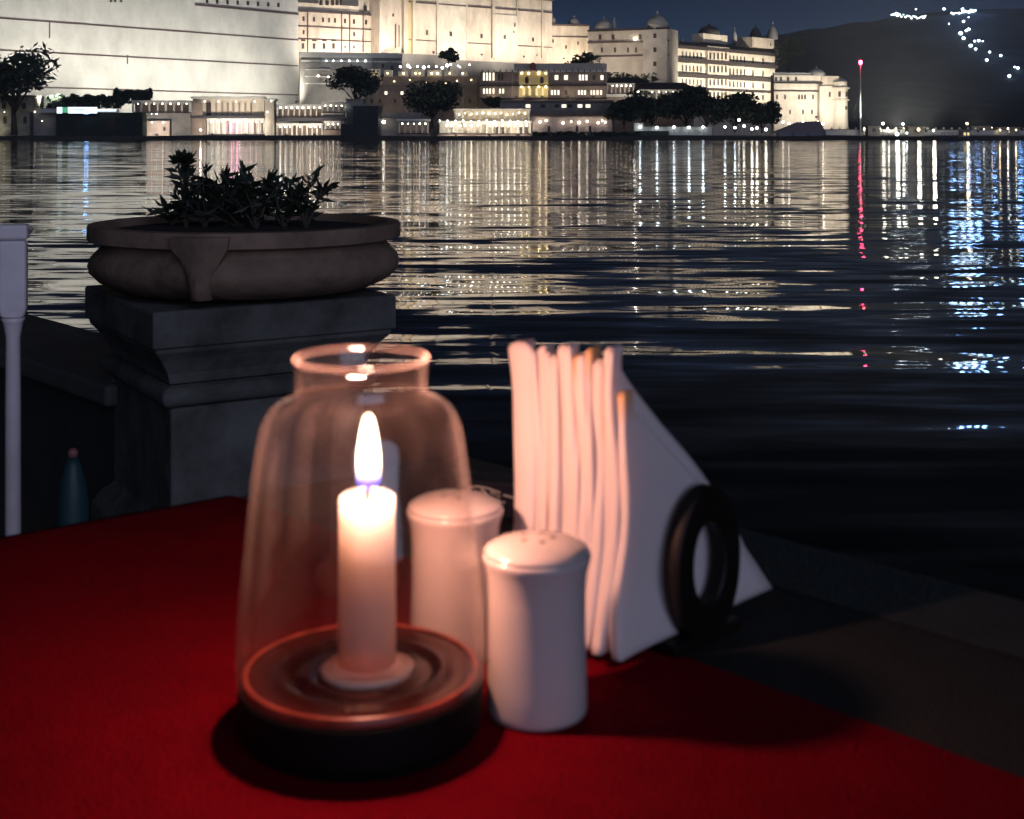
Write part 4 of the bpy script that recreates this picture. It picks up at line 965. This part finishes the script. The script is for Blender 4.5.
# ---- salt and pepper shakers
CER = mat('white_ceramic', (.54, .48, .47), .25, coat=.3, sss=.15, sss_s=.004)
def make_shaker(x, y, label):
    e = empty('shaker', (x, y, TOP), 0, label, 'shaker', 'white ceramic shakers')
    MB().lathe([(.0175, 0), (.0192, .0008), (.0196, .003), (.0194, .012), (.0189, .030), (.0189, .046), (.0194, .054), (.0206, .0585), (.0211, .0602), (.0208, .0618)], n=64).build('body', CER, e, smooth=True)
    MB().lathe([(.0207, .0619), (.0200, .0633), (.017, .0650), (.012, .0665), (.006, .0674), (.0004, .0677)], n=64).build('cap', CER, e, smooth=True)
    ho = MB()
    for i in range(5):
        a = i * 1.2566; ho.lathe([(.0013, .0666), (.0013, .06755)], (.0060 * math.cos(a), .0060 * math.sin(a), 0), 8)
    ho.build('hole', mat('shaker_hole', (.22, .16, .15), .8), e)
    return e
s1 = W(537, 0, .505); make_shaker(s1.x, s1.y, 'white ceramic shaker in front of the napkins, nearest the camera')
s2 = W(455, 0, .565); make_shaker(s2.x, s2.y, 'white ceramic shaker partly seen through the candle jar')

# ---- napkins in a dark wooden holder
p0 = onz(598, 672, TOP); p1 = onz(764, 601, TOP)
ua = (p1 - p0).xy.normalized(); sa = Vector((-ua.y, ua.x)); NL = (p1 - p0).xy.length
PAPER = bpy.data.materials.new('paper_napkin'); PAPER.use_nodes = True
t = PAPER.node_tree; b = t.nodes['Principled BSDF']; b.inputs['Base Color'].default_value = (.88, .80, .80, 1); b.inputs['Roughness'].default_value = .95; b.inputs['Specular IOR Level'].default_value = .1
tl = t.nodes.new('ShaderNodeBsdfTranslucent'); tl.inputs[0].default_value = (.80, .66, .58, 1); mx = t.nodes.new('ShaderNodeMixShader'); mx.inputs[0].default_value = .30
n2 = t.nodes.new('ShaderNodeTexNoise'); n2.inputs['Scale'].default_value = 900; tcn = t.nodes.new('ShaderNodeTexCoord'); bp = t.nodes.new('ShaderNodeBump'); bp.inputs['Strength'].default_value = .25; bp.inputs['Distance'].default_value = .001
t.links.new(tcn.outputs['Object'], n2.inputs['Vector']); t.links.new(n2.outputs[0], bp.inputs['Height']); t.links.new(bp.outputs[0], b.inputs['Normal'])
oo = t.nodes['Material Output']; t.links.new(b.outputs[0], mx.inputs[1]); t.links.new(tl.outputs[0], mx.inputs[2]); t.links.new(mx.outputs[0], oo.inputs[0])
PAPERY = PAPER.copy(); PAPERY.name = 'paper_napkin_ochre_tip'  # paper whose base colour turns ochre towards the top
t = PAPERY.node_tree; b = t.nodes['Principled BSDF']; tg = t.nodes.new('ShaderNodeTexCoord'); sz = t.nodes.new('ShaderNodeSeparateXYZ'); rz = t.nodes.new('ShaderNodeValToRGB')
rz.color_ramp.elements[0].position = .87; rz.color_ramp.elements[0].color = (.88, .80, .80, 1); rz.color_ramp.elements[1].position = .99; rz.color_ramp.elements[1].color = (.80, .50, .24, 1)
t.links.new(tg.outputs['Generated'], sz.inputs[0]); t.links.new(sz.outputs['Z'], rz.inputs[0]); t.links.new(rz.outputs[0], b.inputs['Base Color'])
THK = (.0036, .0034, .0030, .0040, .0028, .0036, .0028, .0042, .0030, .0036, .0030, .0034, .0034, .0100)   # folded thickness, front to back
NN = len(THK); OFFS = [sum(THK[:i]) + THK[i] / 2 - THK[0] / 2 for i in range(NN)]
PITCH = .0041
HBASE = .006
def napkin(i):
    rg = random.Random(70 + i); H = .128 + rg.uniform(-.0045, .0035); L = NL * (1.0 + rg.uniform(-.03, .02)); th = THK[i]
    if i == 0: H = .1135
    if i in (1, 2): H = .1315
    if i == NN - 1: H = .1265
    f = i / (NN - 1)
    u_off = rg.uniform(-.0011, .0011); fan = f - .40; ph = rg.uniform(0, 6.28); ph2 = rg.uniform(0, 6.28)
    nv, m = 34, MB(); rings = []
    for j in range(nv + 5):
        v = min(1.0, j / nv); jj = max(0, j - nv); endk = (1, .86, .66, .42, .15)[jj]
        z = HBASE + (H - HBASE) * v + (0, .0010, .0018, .0024, .0026)[jj] * (th / .004) ** .5
        um = max(L * (1 - v), .0065)
        bulge = .0085 * (1 - f) ** 2 * math.sin(math.pi * min(1, max(0, z / .118))) ** 1.5
        def lat(u):
            k = max(0, 1 - u / .06)
            bend = fan * .013 * v ** 1.6 + .0018 * math.sin(v * 4.0 + .8 + f * 1.2) * f + (.0005 * math.sin(v * 7 + ph) + .0003 * math.sin(v * 15 + ph2)) * k
            bend += .0009 * math.sin(u * 70 + ph) * (1 - v)
            if i == 0: bend -= .0075 * max(0, 1 - v * 4.0) ** 1.5 * (.35 + .65 * max(0, 1 - u / .06)) 
            return bend
        tk = th * (.74 + .08 * math.sin(v * 5 + ph) + .04 * math.sin(v * 13 + ph2)) * endk
        lean = .0035 + .009 * v - .004 * v * v + .0010 * math.sin(v * 6 + ph) + .0005 * math.sin(v * 15 + ph2) + bulge + .0012 * jj * .3
        ns = 12; ring = []
        us = [um * (k_ / ns) ** 1.15 for k_ in range(ns + 1)]
        taper = lambda u: tk * (1 - .70 * min(1, (u / um) ** .8))
        for a in (R(-90), R(-62), R(-35), 0, R(35), R(62), R(90)):
            ring.append((-min(tk, .0045) * .55 * max(0, math.cos(a)) ** .8, lat(0) + tk * math.sin(a)))
        for u in us[1:]: ring.append((u, lat(u) + taper(u)))
        for u in us[:0:-1]: ring.append((u, lat(u) - taper(u)))
        rings.append([((u + u_off + lean) * ua.x + s_ * sa.x, (u + u_off + lean) * ua.y + s_ * sa.y, z) for u, s_ in ring])
    m.ring_loft(rings)
    lb = {0: 'outermost folded paper napkin, its broad face toward the ring shaped holder plate', NN - 1: 'thickest folded paper napkin at the back of the stack, rolled over at the top'}.get(i, 'folded white paper napkin packed inside the stack')
    pos = p0.xy + sa * OFFS[i]
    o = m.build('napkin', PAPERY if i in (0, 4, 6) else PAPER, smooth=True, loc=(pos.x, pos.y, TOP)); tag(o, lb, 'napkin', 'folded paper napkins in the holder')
    return o
for i in range(NN): napkin(i)
STK = OFFS[-1]
HW = mat('dark_holder_wood', (.008, .005, .004), .5, var=.4, vscale=60, stretch=(1, 1, 6), spec=.25)
hc = p0.xy + ua * .0575 + sa * (STK / 2)
hold = empty('napkin_holder', (hc.x, hc.y, TOP), math.atan2(ua.y, ua.x), 'dark wooden napkin holder with oval ring side plates', 'napkin holder')
half = STK / 2 + .0070
def ring_plate(y0, y1):
    m = MB(); n = 56; cz = .0345; a, hh = .0230, .0345; ia, ih = .0108, .0180; c0 = .003
    R_ = []
    for (ra, rh, dx, dz, y) in ((a, hh, 0, 0, y0 + .0012), (a - .0012, hh - .0012, 0, 0, y0), (ia + .001, ih + .001, .0, .001, y0), (ia, ih, .0, .001, y0 + .001), (ia, ih, .0, .001, y1 - .001), (ia + .001, ih + .001, .0, .001, y1), (a - .0012, hh - .0012, 0, 0, y1), (a, hh, 0, 0, y1 - .0012)):
        R_.append([(dx + ra * math.cos(2 * math.pi * i / n), y, cz + dz + rh * math.sin(2 * math.pi * i / n)) for i in range(n)])
    m.ring_loft(R_ + [R_[0]], False, False)
    return m
ring_plate(-half - .0075, -half).build('side_plate', HW, hold, shade_angle=40)
ring_plate(half, half + .0075).build('side_plate', HW, hold, shade_angle=40)
o = MB().box(-.024, .024, -half - .0074, half + .0074, 0, .0054).build('base', HW, hold); bv = o.modifiers.new('bevel', 'BEVEL'); bv.width = .001; bv.segments = 2

# ---- small navy packet behind the shakers
pk = onz(494, 517, TOP)
e = empty('packet', (pk.x, pk.y + .01, TOP), R(-20), 'small dark navy packet with white scrawled lettering behind the shakers', 'packet')
o = MB().box(-.035, .035, -.011, .011, 0, .021).build('box', mat('navy_card', (.012, .016, .035), .5), e); bv = o.modifiers.new('bevel', 'BEVEL'); bv.width = .0015; bv.segments = 2
sc = MB()
for pts in (((-.012, .0165), (-.006, .0175), (0, .0170), (.008, .0150)), ((-.004, .0165), (.001, .0125), (.008, .0105)), ((.002, .0150), (.008, .0128), (.004, .0100), (.011, .0098)), ((-.012, .0165), (-.010, .0140), (-.004, .0142)), ((.010, .0140), (.016, .0130))):
    sc.tube([(x, -.0113, z) for x, z in pts], .0007, 5)
sc.build('lettering', mat('cream_ink', (.75, .72, .60), .6), e)

# ================================================================== NIGHT HAZE over the lake
hzm = bpy.data.materials.new('night_haze'); hzm.use_nodes = True
t = hzm.node_tree; t.nodes.clear(); pv = t.nodes.new('ShaderNodeVolumePrincipled'); oo = t.nodes.new('ShaderNodeOutputMaterial')
pv.inputs['Color'].default_value = (.92, .94, .96, 1); pv.inputs['Density'].default_value = .00015
t.links.new(pv.outputs[0], oo.inputs['Volume'])
tag(MB().box(-1600, 1600, -62, 4010, -1.5, 190).build('haze', hzm), kind='stuff')
